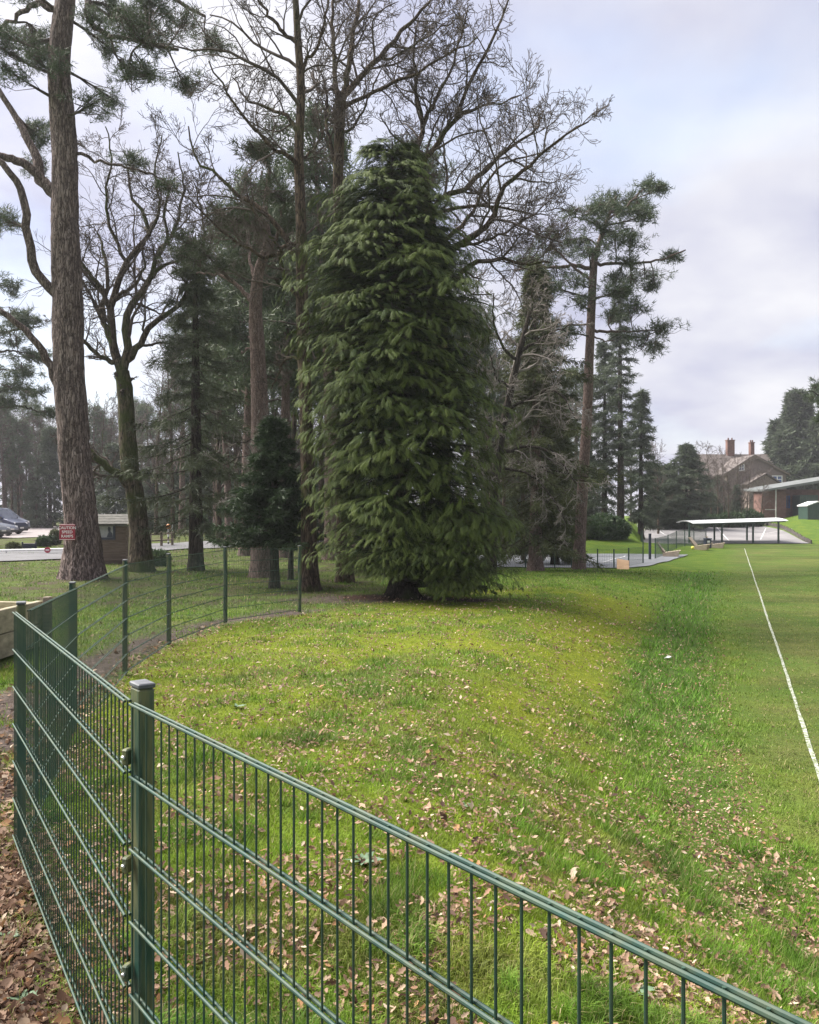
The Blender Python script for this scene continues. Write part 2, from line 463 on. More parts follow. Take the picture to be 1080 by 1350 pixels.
def H(x, y):
    x = np.asarray(x, float); y = np.asarray(y, float)
    a = x / np.maximum(y, 6.0)
    zl = _soft(y, L_Y, L_Z); zm = _soft(y, M_Y, M_Z); zr = _soft(y, R_Y, R_Z)
    t = sstep((a - 0.0) / 0.09)
    zp = zl * (1 - t) + zm * t
    zr = zr + sstep((a - 0.425) / 0.06) * 1.3 * sstep((y - 78) / 25)
    d = (np.interp(y - 1.2, TOE_Y, TOE_X) + np.interp(y, TOE_Y, TOE_X) * 2 + np.interp(y + 1.2, TOE_Y, TOE_X)) / 4 - x
    w = np.interp(y, BW_Y, BW_W)
    u = np.clip(d / w, 0, 1)
    prof = 0.8 * sstep(u) + 0.2 * np.sin(u * pi / 2) ** 1.15
    # far away the change between the two is at a fixed bearing
    far = sstep((y - 60) / 15)
    prof = prof * (1 - far) + far * sstep((0.283 - a) / 0.014)
    z = zr + (zp - zr) * prof
    b = (fbm(x * 0.55, y * 0.55, 3, 3) - 0.5) * 0.10 * np.clip(d / 1.5, 0.12, 1)
    return z + b
def side(x, y):
    """signed distance to the fence line: plus = the path side"""
    x = np.asarray(x, float); y = np.asarray(y, float)
    best = np.full(x.shape, 1e9); sg = np.zeros(x.shape)
    for (x0, y0), (x1, y1) in zip(FEN_EXT[:-1], FEN_EXT[1:]):
        dx, dy = x1 - x0, y1 - y0; L = dx * dx + dy * dy
        t = np.clip(((x - x0) * dx + (y - y0) * dy) / L, 0, 1)
        ex, ey = x - x0 - t * dx, y - y0 - t * dy
        dd = np.hypot(ex, ey); c = dx * (y - y0) - dy * (x - x0)
        m = dd < best
        best = np.where(m, dd, best); sg = np.where(m, np.sign(c), sg)
    return best * sg
def drift(x, y):
    d = toe_d(x, y)
    return sstep((0.62 - np.abs(d - 0.12 + 0.5 * (fbm(x * .9, y * .9, 141, 3) - .5))) / .35) * sstep((9.6 - y) / 2.2) * sstep((fbm(x * 2.2, y * 2.2, 143, 3) - .32) / .14)
def toe_d(x, y):
    return np.interp(y, TOE_Y, TOE_X) - x
def masks(x, y):
    s = side(x, y); d = toe_d(x, y)
    w = np.interp(y, BW_Y, BW_W)
    n1 = fbm(x * 0.5, y * 0.5, 11, 4); n2 = fbm(x * 1.6 + 5, y * 1.6, 23, 4)
    path = sstep((s + 0.12) / 0.3) * sstep((np.interp(y, [5, 9], [2.5, 1.1]) + (n1 - .5) * 1.2 - s) / 0.6) * sstep((20 - y) / 3)
    # worn strip behind the last posts towards the big tree
    e = np.hypot((x + 1.5) / 1.9, (y - 19.2) / 0.8)
    path = np.maximum(path, 0.9 * sstep((1.15 - e + (n2 - .5) * .6) / .4))
    path = np.maximum(path, 0.45 * sstep((s - 0.2) / 0.5) * sstep((3.0 - s) / 1) * sstep((17.5 - y) / 2) * sstep((y - 6) / 3) * (n2 > .5))
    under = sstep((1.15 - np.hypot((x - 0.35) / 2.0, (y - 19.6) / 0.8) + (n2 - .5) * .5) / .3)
    pitch = sstep((-d + 0.2 + (n2 - .5) * 1.6) / 1.6) * (y < 77)
    bank = sstep((d - .3) / .8) * sstep((w * 1.6 - d) / 2.0) * (s < 0)
    moss = sstep((0.55 * n1 + 0.45 * fbm(x * 2.3, y * 2.3, 37, 4) - 0.36) / 0.26) * sstep((d - w * .22 + (n2 - .5) * 1.5) / 1.6) * (s < 0) * sstep((26 - y) / 4)
    moss = moss * np.clip(0.12 + 0.55 * sstep((y - 3.5) / 5) + 0.30 * sstep((x + 1.5) / 3), 0, 1)
    ridge = np.exp(-((d / w - .58) / .27) ** 2) * sstep((y - 5.5) / 4) * sstep((25 - y) / 5) * (s < 0)
    moss = np.maximum(moss, np.clip(ridge * (0.25 + 1.35 * fbm(x * 1.1, y * 1.1, 43, 4)), 0, 1))
    lush = sstep((1.0 - np.abs(d - 0.12 * w - .1) / (0.20 * w + .2)) / .6 + (n2 - .5) * 1.6) * (0.35 + 0.65 * sstep((y - 7) / 5)) * (y > 3.5) * (y < 40)
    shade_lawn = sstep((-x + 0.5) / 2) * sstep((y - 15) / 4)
    return dict(s=s, d=d, w=w, path=path, under=under, pitch=pitch, bank=bank, moss=moss, lush=lush, wood=shade_lawn, n1=n1, n2=n2)

def axis_lines(lo, hi, fine, g):
    v = [0.0]; st = fine
    while v[-1] < hi:
        v.append(v[-1] + st); st *= g
    u = [0.0]; st = fine
    while u[-1] > lo:
        u.append(u[-1] - st); st *= g
    return np.array(u[:0:-1] + v)
gx = axis_lines(-620, 620, 0.11, 1.040) - 0.0
gy = axis_lines(-300, 700, 0.11, 1.034) + 4.0
GX, GY = np.meshgrid(gx, gy)
GZ = H(GX, GY)
mk = masks(GX, GY)
nx, ny = len(gx), len(gy)
ii = (np.arange(ny - 1)[:, None] * nx + np.arange(nx - 1)[None]).ravel()
GF = np.stack([ii, ii + 1, ii + nx + 1, ii + nx], 1)

m, n, l, b = new_mat('ground_cover')
def attr(name):
    a = n.new('ShaderNodeAttribute'); a.attribute_name = name; return a.outputs['Fac']
g1 = noise(n, l, 0.9, 6); g2 = noise(n, l, 9, 5); g3 = noise(n, l, 60, 4)
grass = ramp(n, l, g1, [(0.3, (0.065, 0.12, 0.014)), (0.5, (0.09, 0.15, 0.018)), (0.7, (0.14, 0.18, 0.022))])
mossc = ramp(n, l, g2, [(0.3, (0.13, 0.165, 0.014)), (0.7, (0.215, 0.24, 0.02))])
col = mixc(n, l, attr('moss'), grass, mossc)
pitc = mixc(n, l, ramp(n, l, noise(n, l, 0.45, 7, None, 'Object', .65), [(0.40, (0, 0, 0)), (0.62, (1, 1, 1))]), ramp(n, l, g2, [(0.3, (0.075, 0.12, 0.024)), (0.6, (0.10, 0.15, 0.03)), (0.75, (0.16, 0.155, 0.06))]), ramp(n, l, g2, [(0.3, (0.105, 0.115, 0.035)), (0.6, (0.15, 0.155, 0.05)), (0.75, (0.2, 0.175, 0.09))]))
pitc = mixc(n, l, 1.0, pitc, (.88, .95, .85), 'MULTIPLY')
pitc = mixc(n, l, 1.0, pitc, ramp(n, l, noise(n, l, 0.16, 6, (1, 2.2, 1), 'Object', .7), [(0.36, (.68, .72, .65)), (0.62, (1.35, 1.3, 1.25))]), 'MULTIPLY')
col = mixc(n, l, attr('pitch'), col, pitc)
lushc = ramp(n, l, g2, [(0.3, (0.06, 0.105, 0.02)), (0.7, (0.095, 0.16, 0.03))])
col = mixc(n, l, attr('lush'), col, lushc)
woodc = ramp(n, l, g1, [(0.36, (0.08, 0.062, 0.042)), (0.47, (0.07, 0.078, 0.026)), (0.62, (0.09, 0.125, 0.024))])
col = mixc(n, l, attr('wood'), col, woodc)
dirt = ramp(n, l, g2, [(0.3, (0.055, 0.042, 0.035)), (0.55, (0.10, 0.078, 0.068)), (0.75, (0.16, 0.125, 0.11))])
col = mixc(n, l, attr('path'), col, dirt)
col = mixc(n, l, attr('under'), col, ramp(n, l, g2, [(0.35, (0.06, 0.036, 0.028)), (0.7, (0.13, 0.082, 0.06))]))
fine = ramp(n, l, g3, [(0.3, (0.42,) * 3), (0.7, (1.12,) * 3)])
col = mixc(n, l, 1.0, col, fine, 'MULTIPLY')
l.new(col, b.inputs['Base Color']); b.inputs['Roughness'].default_value = 0.95
b.inputs['Specular IOR Level'].default_value = 0.1
bump(n, l, g3, 0.8, 0.03, b)
M_GROUND = m
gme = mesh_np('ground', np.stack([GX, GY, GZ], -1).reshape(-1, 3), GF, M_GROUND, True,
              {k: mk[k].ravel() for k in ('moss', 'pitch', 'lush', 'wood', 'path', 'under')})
tag(obj('ground', gme), 'mown pitch, mossy grass bank and leaf strewn dirt path', None, None, 'structure')

def sheet(name, near, far, lift, mat, nu=60, nv=14, label=None, edge=0.0):
    A = catmull(near, nu); B = catmull(far, nu)
    t = np.linspace(0, 1, nv)[:, None, None]
    Q = A[None] * (1 - t) + B[None] * t
    Z = H(Q[..., 0], Q[..., 1]) + lift
    V = np.concatenate([Q, Z[..., None]], -1).reshape(-1, 3)
    i = (np.arange(nv - 1)[:, None] * nu + np.arange(nu - 1)[None]).ravel()
    Fq = np.stack([i, i + 1, i + nu + 1, i + nu], 1)
    me = mesh_np(name, V, Fq, mat, True)
    o = obj(name, me)
    tag(o, label, None, None, 'structure')
    return o
M_TAR = simple('worn_tarmac', (0.075, 0.074, 0.08), (0.115, 0.113, 0.121), 0.7, 0.8, None, 0.1, 0.005)
M_TARP = simple('pinkish_car_park_tarmac', (0.17, 0.145, 0.145), (0.24, 0.21, 0.21), 0.5, 0.85)
M_COURT = simple('court_tarmac', (0.14, 0.148, 0.16), (0.20, 0.21, 0.222), 0.35, 0.75)
M_COURT2 = simple('playground_tarmac', (0.14, 0.132, 0.135), (0.21, 0.20, 0.20), 0.3, 0.8)
sheet('access_road', [(-44, 26), (-16.5, 33.0), (-11.6, 41.5), (-3, 55)], [(-52, 36), (-20.6, 39.5), (-14.2, 49), (-6, 62)], 0.05, M_TAR, label='grey access road behind the trees')
sheet('car_park', [(-80, 46), (-34, 54), (-26, 60)], [(-110, 96), (-62, 97), (-36, 96)], 0.05, M_TARP, label='pale car park surface')
sheet('sports_court', [(-2, 42.0), (5, 41.8), (11.2, 42.0), (14.8, 47.5)], [(-2, 57), (9, 57), (19.4, 57)], 0.05, M_COURT, label='blue grey sports court beyond the grass edge')
sheet('playground', [(20.5, 72), (25.5, 77.5), (38.2, 78.2)], [(31.2, 113), (38, 113), (47.6, 113)], 0.06, M_COURT2, label='tarmac playground under the white canopy')
M_LINE = simple('chalk_line', (0.10, 0.13, 0.04), (0.38, 0.39, 0.35), 24, 0.9, lo=0.40, hi=0.58)
M_CLINE = simple('court_marking', (0.5, 0.5, 0.5), (0.7, 0.7, 0.7), 6, 0.8)
# the touchline, slightly wavy
ly = np.concatenate([np.arange(6.0, 30, 0.25), np.arange(30, 70, 1.0)])
PLX = np.array([3.5, 4.36, 6.05, 28.3]); PLY = np.array([6.5, 8.75, 12.9, 69.2])
def line_x(y):
    return 4.365 + 0.3957 * (y - 8.73) + 0.006 * np.sin(y * 0.5) + 0.003 * np.sin(y * 3.7)
lx = line_x(ly); hw = 0.019 + 0.014 * fbm(ly * 2, ly * 0, 5, 2)
A = np.stack([lx - hw, ly], 1); B = np.stack([lx + hw, ly], 1)
V = np.concatenate([np.c_[A, H(A[:, 0], A[:, 1]) + 0.012], np.c_[B, H(B[:, 0], B[:, 1]) + 0.012]])
k = len(ly); i = np.arange(k - 1)
o = obj('touchline', mesh_np('touchline', V, np.stack([i, i + k, i + k + 1, i + 1], 1), M_LINE))
tag(o, 'white painted touchline along the pitch', None, None, 'structure')
def court_line(p, q, wd=0.08, lift=0.075):
    p = np.array(p, float); q = np.array(q, float); d = nrm(q - p); nn = np.array([-d[1], d[0]]) * wd / 2
    t = np.linspace(0, 1, 24)[:, None]; c = p + (q - p) * t
    A, B = c - nn, c + nn
    V = np.concatenate([np.c_[A, H(A[:, 0], A[:, 1]) + lift], np.c_[B, H(B[:, 0], B[:, 1]) + lift]])
    i = np.arange(23)
    tag(obj('court_marking', mesh_np('court_marking', V, np.stack([i, i + 24, i + 25, i + 1], 1), M_CLINE)), None, None, None, 'structure')
for p, q in (((1, 47), (12.5, 47)), ((3, 52), (15, 52)), ((6, 44), (9.5, 55)), ((10, 44.3), (14.5, 55)), ((32, 82), (39, 104)), ((27.5, 86), (31, 106)), ((29.5, 92), (43, 92)), ((36, 84), (43.5, 100))):
    court_line(p, q)

# ------------------------------------------------------------------ green wire fence
fence = thing('wire_fence', 'green double wire mesh fence bending along the leafy path', 'fence', (FEN[1][0], FEN[1][1], 0.0))
def fz(i):
    return [0.0, 0.0, 0.0, -0.09, -0.03, -0.07, -0.06, -0.12][i]
PH = 1.23
wire_count = 0
clip_me = None
def post_at(i, x, y, z, rz, clips):
    mb = MB()
    mb.box((x, y, z + PH / 2 + 0.01), (0.07, 0.045, PH + 0.06), rz, 0.006)
    o = obj('post', mb.mesh('post', M_GREENP), fence)
    c = MB(); c.box((x, y, z + PH + 0.047), (0.074, 0.049, 0.014), rz, 0.004)
    obj('cap', c.mesh('cap', M_CAP), o)
    for hz in ((1.02, 0.72, 0.42, 0.12) if clips else ()):
        k = MB()
        pc = np.array([x - 0.036, y - 0.020]); r2 = -0.35
        u = np.array([cos(r2), sin(r2)]); v = np.array([-sin(r2), cos(r2)])
        k.box((pc[0], pc[1], z + hz + 0.06), (0.020, 0.026, 0.045), r2, 0.004)
        ob = obj('clip', k.mesh('clip', M_GREENP), o)
        t = MB(); p2 = pc - v * 0.013
        t.tube([(p2[0], p2[1], z + hz + 0.06), (p2[0] - v[0] * .006, p2[1] - v[1] * .006, z + hz + 0.06), (p2[0] - v[0] * .009, p2[1] - v[1] * .009, z + hz + 0.06)], [0.0065, .0065, .004], 10)
        obj('bolt', t.mesh('bolt', M_STEEL), ob)
    return o
dirs = [nrm(FEN[i + 1] - FEN[i]) for i in range(7)]
for i in range(7):
    a, c = FEN[i], FEN[i + 1]; za, zc_ = fz(i), fz(i + 1)
    d = dirs[i]; L = np.linalg.norm(c - a); nn = np.array([d[1], -d[0]])
    if (a + nn)[0] > 0 and i > 0: pass
    # panel hangs on the camera's side of the posts
    mid = (a + c) / 2
    sgn = 1 if np.dot(nn, -mid) > 0 else -1
    off = nn * sgn * 0.036
    a2, c2 = a + off + d * 0.02, c + off - d * 0.02
    L2 = np.linalg.norm(c2 - a2); nw = int(round(L2 / 0.05)); rz = math.atan2(d[1], d[0])
    hz = np.arange(0, 1.21, 0.2)
    det = i < 5
    ab = MB()
    for h in hz:
        r_ = ab if not det else MB()
        for sgn2 in (-1, 1):
            q = nn * sgn2 * 0.0072
            z0, z1 = za + 0.03 + h, zc_ + 0.03 + h
            r_.tube([(a2[0] + q[0], a2[1] + q[1], z0), (c2[0] + q[0], c2[1] + q[1], z1)], 0.0042, 8 if i < 3 else 5)
        if det:
            obj('rail', r_.mesh('rail', M_GREEN, False), fence)
    # one wire mesh shared along the panel
    wm = None
    for k in range(nw + 1):
        t = k / nw; p = a2 + (c2 - a2) * t; z = za + (zc_ - za) * t + 0.03
        if det:
            if wm is None:
                w_ = MB(); w_.tube([(0, 0, -0.012), (0, 0, 1.2035)], 0.0025, 7 if i < 3 else 4)
                wm = w_.mesh('upright_wire', M_GREEN)
            o = bpy.data.objects.new('upright_wire', wm); link(o, fence)
            o.location = (p[0] - FEN[1][0], p[1] - FEN[1][1], z)
        else:
            ab.tube([(p[0], p[1], z - 0.012), (p[0], p[1], z + 1.2035)], 0.0025, 4)
    if not det:
        tag(obj('mesh_panel', ab.mesh('mesh_panel', M_GREEN), fence), kind='stuff')
for i in range(8):
    dd = dirs[max(i - 1, 0)] if i < 2 else dirs[min(i, 6)] + dirs[i - 1]
    rz = math.atan2(dd[1], dd[0])
    if i == 1: rz = math.atan2(dirs[0][1], dirs[0][0]) + pi
    if i >= 2: rz += pi
    if i >= 2 and i <= 7: rz = math.atan2(-dd[1], -dd[0])
    if i >= 2 and False: pass
    post_at(i, FEN[i][0], FEN[i][1], fz(i), rz if i > 1 else math.atan2(-dirs[0][1], -dirs[0][0]) + pi, i == 1)

# ------------------------------------------------------------------ tree tools
def tube_obj(name, P, R, S, mat, parent, rough=0.0, seed=0, flare=None):
    P = np.asarray(P); R = np.asarray(R)
    wob = None
    if rough:
        K = len(P); L = np.concatenate([[0], np.cumsum(np.linalg.norm(np.diff(P, axis=0), axis=1))])
        aa = np.arange(S) / S * 2 * pi
        u = np.cos(aa)[None] * 2.2 + 10; w = np.sin(aa)[None] * 2.2 + 10
        n_ = fbm(u * 1.0 + L[:, None] * 0.5 + seed, w * 1.0 + L[:, None] * 0.23, seed, 3) - 0.5
        fine = vnoise(np.broadcast_to(np.arange(S)[None] * 0.9, (K, S)), np.broadcast_to(L[:, None] * 5, (K, S)), seed + 9) - 0.5
        wob = 1 + rough * (n_ * 1.6 + fine * 0.7)
        if flare is not None:
            wob = wob + flare[0] * np.exp(-L[:, None] / flare[1]) * (0.55 + 0.7 * np.cos(aa * flare[2] + seed)[None] ** 2)
        wob = wob[None]
    V, Fq = tube_np(P[None], R[None], S, wob)
    return obj(name, mesh_np(name, V, Fq, mat, True), parent)
def grow(P, R, n, t0, t1, ang, lf, K, rg, wob=0.25, up=0.0, rr=0.6, rend=0.3, flat=0.0, Lp=None):
    """children of every parent branch; returns points (N*n,K,3), radii"""
    N, Kp, _ = P.shape
    if Lp is None: Lp = np.linalg.norm(np.diff(P, axis=1), axis=2).sum(1)
    t = (t0 + (t1 - t0) * (np.arange(n)[None] + rg.random((N, n))) / n)
    f = t * (Kp - 1); i = np.minimum(f.astype(int), Kp - 2); u = (f - i)[..., None]
    ar = np.arange(N)[:, None]
    pos = P[ar, i] * (1 - u) + P[ar, i + 1] * u
    T = nrm(P[ar, i + 1] - P[ar, i])
    r0 = (R[ar, i] * (1 - u[..., 0]) + R[ar, i + 1] * u[..., 0]) * rr
    q = rg.normal(size=T.shape); q -= (q * T).sum(-1, keepdims=True) * T
    if flat: q[..., 2] *= (1 - flat)
    q = nrm(q)
    an = np.radians(ang) * (0.7 + 0.6 * rg.random((N, n, 1)))
    D = nrm(T * np.cos(an) + q * np.sin(an)).reshape(-1, 3)
    Ln = (Lp[:, None] * lf * (0.55 + 0.75 * rg.random((N, n))) * (1.15 - 0.55 * t)).reshape(-1)
    pts = [pos.reshape(-1, 3)]; st = (Ln / (K - 1))[:, None]
    for k in range(K - 1):
        pts.append(pts[-1] + D * st)
        D = D + rg.normal(size=D.shape) * wob; D[:, 2] += up; D = nrm(D)
    PP = np.stack(pts, 1)
    RR = r0.reshape(-1)[:, None] * np.linspace(1, rend, K)[None]
    return PP, RR, Ln
class Bits:
    def __init__(s): s.v = []; s.f = []; s.n = 0; s.a = []
    def tubes(s, P, R, S, rmin=0.0):
        V, Fq = tube_np(P, np.maximum(R, rmin), S)
        s.add(V, Fq)
    def add(s, V, Fq, a=None):
        s.v.append(V); s.f.append(Fq + s.n); s.n += len(V)
        s.a.append(np.zeros(len(V)) if a is None else a)
    def put(s, name, mat, parent, smooth=False):
        me = mesh_np(name, np.concatenate(s.v), s.f, mat, smooth, {'tint': np.concatenate(s.a)})
        return tag(obj(name, me, parent), kind='stuff')
def add_slot(o, mat):
    o.data.materials.append(mat)

def needle_tufts(bits, pos, dr, nb, ln, wd, rg, spread=0.9, tint=None, droop=0.0):
    N = len(pos)
    D = nrm(dr[:, None] * 0.7 + rg.normal(size=(N, nb, 3)) * spread)
    D[..., 2] -= droop; D = nrm(D)
    Ls = ln * (0.6 + 0.7 * rg.random((N, nb, 1)))
    b = pos[:, None] + rg.normal(size=(N, nb, 3)) * ln * 0.18
    sd = nrm(np.cross(D, rg.normal(size=(N, nb, 3)))) * wd * 0.5
    V = np.stack([b + sd, b + D * Ls, b - sd], 2).reshape(-1, 3)
    i = np.arange(N * nb) * 3
    Fq = np.stack([i, i + 1, i + 2], 1)
    tt = rg.random(N) if tint is None else tint
    t = np.repeat(np.clip(tt[:, None] + rg.normal(size=(N, nb)) * 0.12, 0, 1).ravel(), 3)
    bits.add(V, Fq, t)

def path3(pts, Y, dd=0.0):
    """photograph-traced centre line given real depths: (px, py[, depth offset])"""
    out = []
    for i, p in enumerate(pts):
        off = p[2] if len(p) > 2 else dd * (i / max(1, len(pts) - 1)) ** 1.3
        yy = Y + off
        out.append(W(p[0], p[1], Y) * np.array([1, 0, 1]) + np.array([0, yy, 0]))
    return np.array(out)

def attach(Q, woods):
    A = np.concatenate(woods); dxz = np.hypot(A[:, 0] - Q[0, 0], A[:, 2] - Q[0, 2])
    i = np.argmin(dxz)
    if dxz[i] < 0.9:
        d = A[i] - Q[0]; t = np.linspace(1, 0, len(Q))[:, None]
        Q = Q + d * np.array([1, 0, 1]) * t ** 2 + d * np.array([0, 1, 0])
    return Q
def bare_tree(name, label, Y, trunk, tr, limbs, seed, mat=M_OAKBARK, twig=M_TWIG, lev=(6, 6, 5, 3), group=None, S=16, rough=0.12, rtwig=0.007, auto_t=0.5, lens=(0.42, 0.5, 0.55, 0.6), up=0.06, flare=(0.5, 0.5, 5)):
    rg = np.random.default_rng(seed)
    TP = path3(trunk, Y)
    base = TP[0].copy(); base[2] = H(base[0], base[1]) - 0.08
    TP[0] = base
    t = thing(name, label, 'tree', base, group)
    n = max(24, int(len(trunk) * 9))
    P = catmull(TP, n); R = np.interp(np.linspace(0, len(tr) - 1, n), np.arange(len(tr)), np.array(tr) * mpp(Y))
    tube_obj('trunk', P, R, S, mat, t, rough, seed, flare)
    lp, lr = [], []
    for lm in limbs:
        pts, r0, r1 = lm[:3]; dd = lm[3] if len(lm) > 3 else rg.uniform(-1, 1) * 1.6
        Q = attach(catmull(path3(pts, Y, dd), 16), [P] + lp)
        Q[1:-1] += rg.normal(size=(14, 3)) * 0.03
        rr = np.linspace(r0, r1, 16) * mpp(Y)
        tube_obj('limb', Q, rr, 8, mat, t, 0.1, seed)
        lp.append(Q); lr.append(rr)
    PP = [np.array(lp)] if lp else []; RR = [np.array(lr)] if lr else []
    bits = Bits()
    # upper trunk as a parent too
    i0 = int(n * auto_t); Pt = catmull(P[i0:], 16)[None]; Rt = np.interp(np.linspace(i0, n - 1, 16), np.arange(n), R)[None]
    src_P = np.concatenate(PP + [Pt]); src_R = np.concatenate(RR + [Rt])
    Lp = np.linalg.norm(np.diff(src_P, axis=1), axis=2).sum(1)
    Ks = (9, 7, 5, 4, 3); Ss = (5, 4, 3, 3, 3)
    for k, nn_ in enumerate(lev):
        src_P, src_R, Lp = grow(src_P, src_R, nn_, 0.18 if k else 0.12, 1.0, (52, 48, 45, 42)[k], lens[k], Ks[k], rg, 0.19, up, 0.55 if k else 0.5, 0.35, 0, Lp)
        bits.tubes(src_P, src_R, Ss[k], rtwig if k >= 2 else rtwig * 1.3)
    bits.put('crown', twig, t, True)
    return t

def pine_tree(name, label, Y, trunk, tr, limbs, blobs, seed, bark=M_REDBARK, leafm=M_PINE, nl=0.28, per=26, nb=9, depth=1.4, group=None, S=18, rough=0.10, wd=0.022, flare=(0.35, 0.5, 5), dens=1.0, droop=0.0, reps=6):
    rg = np.random.default_rng(seed)
    TP = path3(trunk, Y); base = TP[0].copy(); base[2] = H(base[0], base[1]) - 0.08; TP[0] = base
    t = thing(name, label, 'tree', base, group)
    n = max(30, len(trunk) * 12)
    P = catmull(TP, n); R = np.interp(np.linspace(0, len(tr) - 1, n), np.arange(len(tr)), np.array(tr) * mpp(Y))
    tube_obj('trunk', P, R, S, bark, t, rough, seed, flare)
    anchors = [P[n // 3:]]; arad = [R[n // 3:]]
    for lm in limbs:
        pts, r0, r1 = lm[:3]; dd = lm[3] if len(lm) > 3 else rg.uniform(-1, 1) * depth
        Q = attach(catmull(path3(pts, Y, dd), 18), [P] + anchors[1:]); Q[1:-1] += rg.normal(size=(16, 3)) * 0.03
        rr = np.linspace(r0, r1, 18) * mpp(Y)
        tube_obj('limb', Q, rr, 8, bark, t, 0.1, seed)
        anchors.append(Q); arad.append(rr)
    AP = np.concatenate(anchors); AR = np.concatenate(arad)
    wood = Bits(); fol = Bits()
    for (bx, by, rx, ry) in blobs:
        c = W(bx, by, Y); c[1] += rg.uniform(-1, 1) * depth
        rad = np.array([rx * mpp(Y), max(rx, ry) * mpp(Y) * 0.9, ry * mpp(Y)]) * (1.35, 1.2, 1.25)
        # branch from the nearest lower wood
        dist = np.linalg.norm(AP - c, axis=1) + 0.6 * np.maximum(0, AP[:, 2] - c[2])
        a = AP[np.argmin(dist)]; ar_ = AR[np.argmin(dist)]
        sub = catmull([a, a * .5 + c * .5 + rg.normal(size=3) * 0.15 * rad[0], c + nrm(c - a) * rad[0] * 0.6], 12)
        sr = np.linspace(min(ar_ * 0.6, 0.06), 0.014, 12)
        wood.tubes(sub[None], sr[None], 5)
        m_ = int(per * dens * max(1.0, (rx * ry) / 200.0))
        v = nrm(rg.normal(size=(m_, 3))) * (rg.random((m_, 1)) ** 0.4) * (1 + 0.25 * rg.normal(size=(m_, 1)))
        tips = c + v * rad
        # twigs
        st = sub[rg.integers(4, 12, m_)]
        mid = (st + tips) / 2 + rg.normal(size=(m_, 3)) * 0.08 * rad[0]; mid[:, 2] -= 0.05 * rad[0]
        tw = np.stack([st, mid, tips], 1)
        wood.tubes(tw, np.tile(np.array([[0.014, 0.010, 0.006]]), (m_, 1)), 3)
        # side tufts along each twig's outer half
        tt = 0.45 + 0.55 * rg.random((m_, reps, 1))
        pos = (mid[:, None] * (1 - tt) + tips[:, None] * tt + rg.normal(size=(m_, reps, 3)) * nl * 0.35).reshape(-1, 3)
        dr = np.repeat(nrm(tips - mid), reps, 0); dr[:, 2] += 0.35
        tint = np.clip(0.35 + 0.5 * (rg.random(len(pos)) - 0.3), 0, 1)
        needle_tufts(fol, pos, dr, nb, nl, wd, rg, 0.85, tint, droop)
    w_o = wood.put('branches', M_TWIG if bark is not M_REDBARK else M_TWIG, t, True)
    fol.put('crown', leafm, t)
    return t

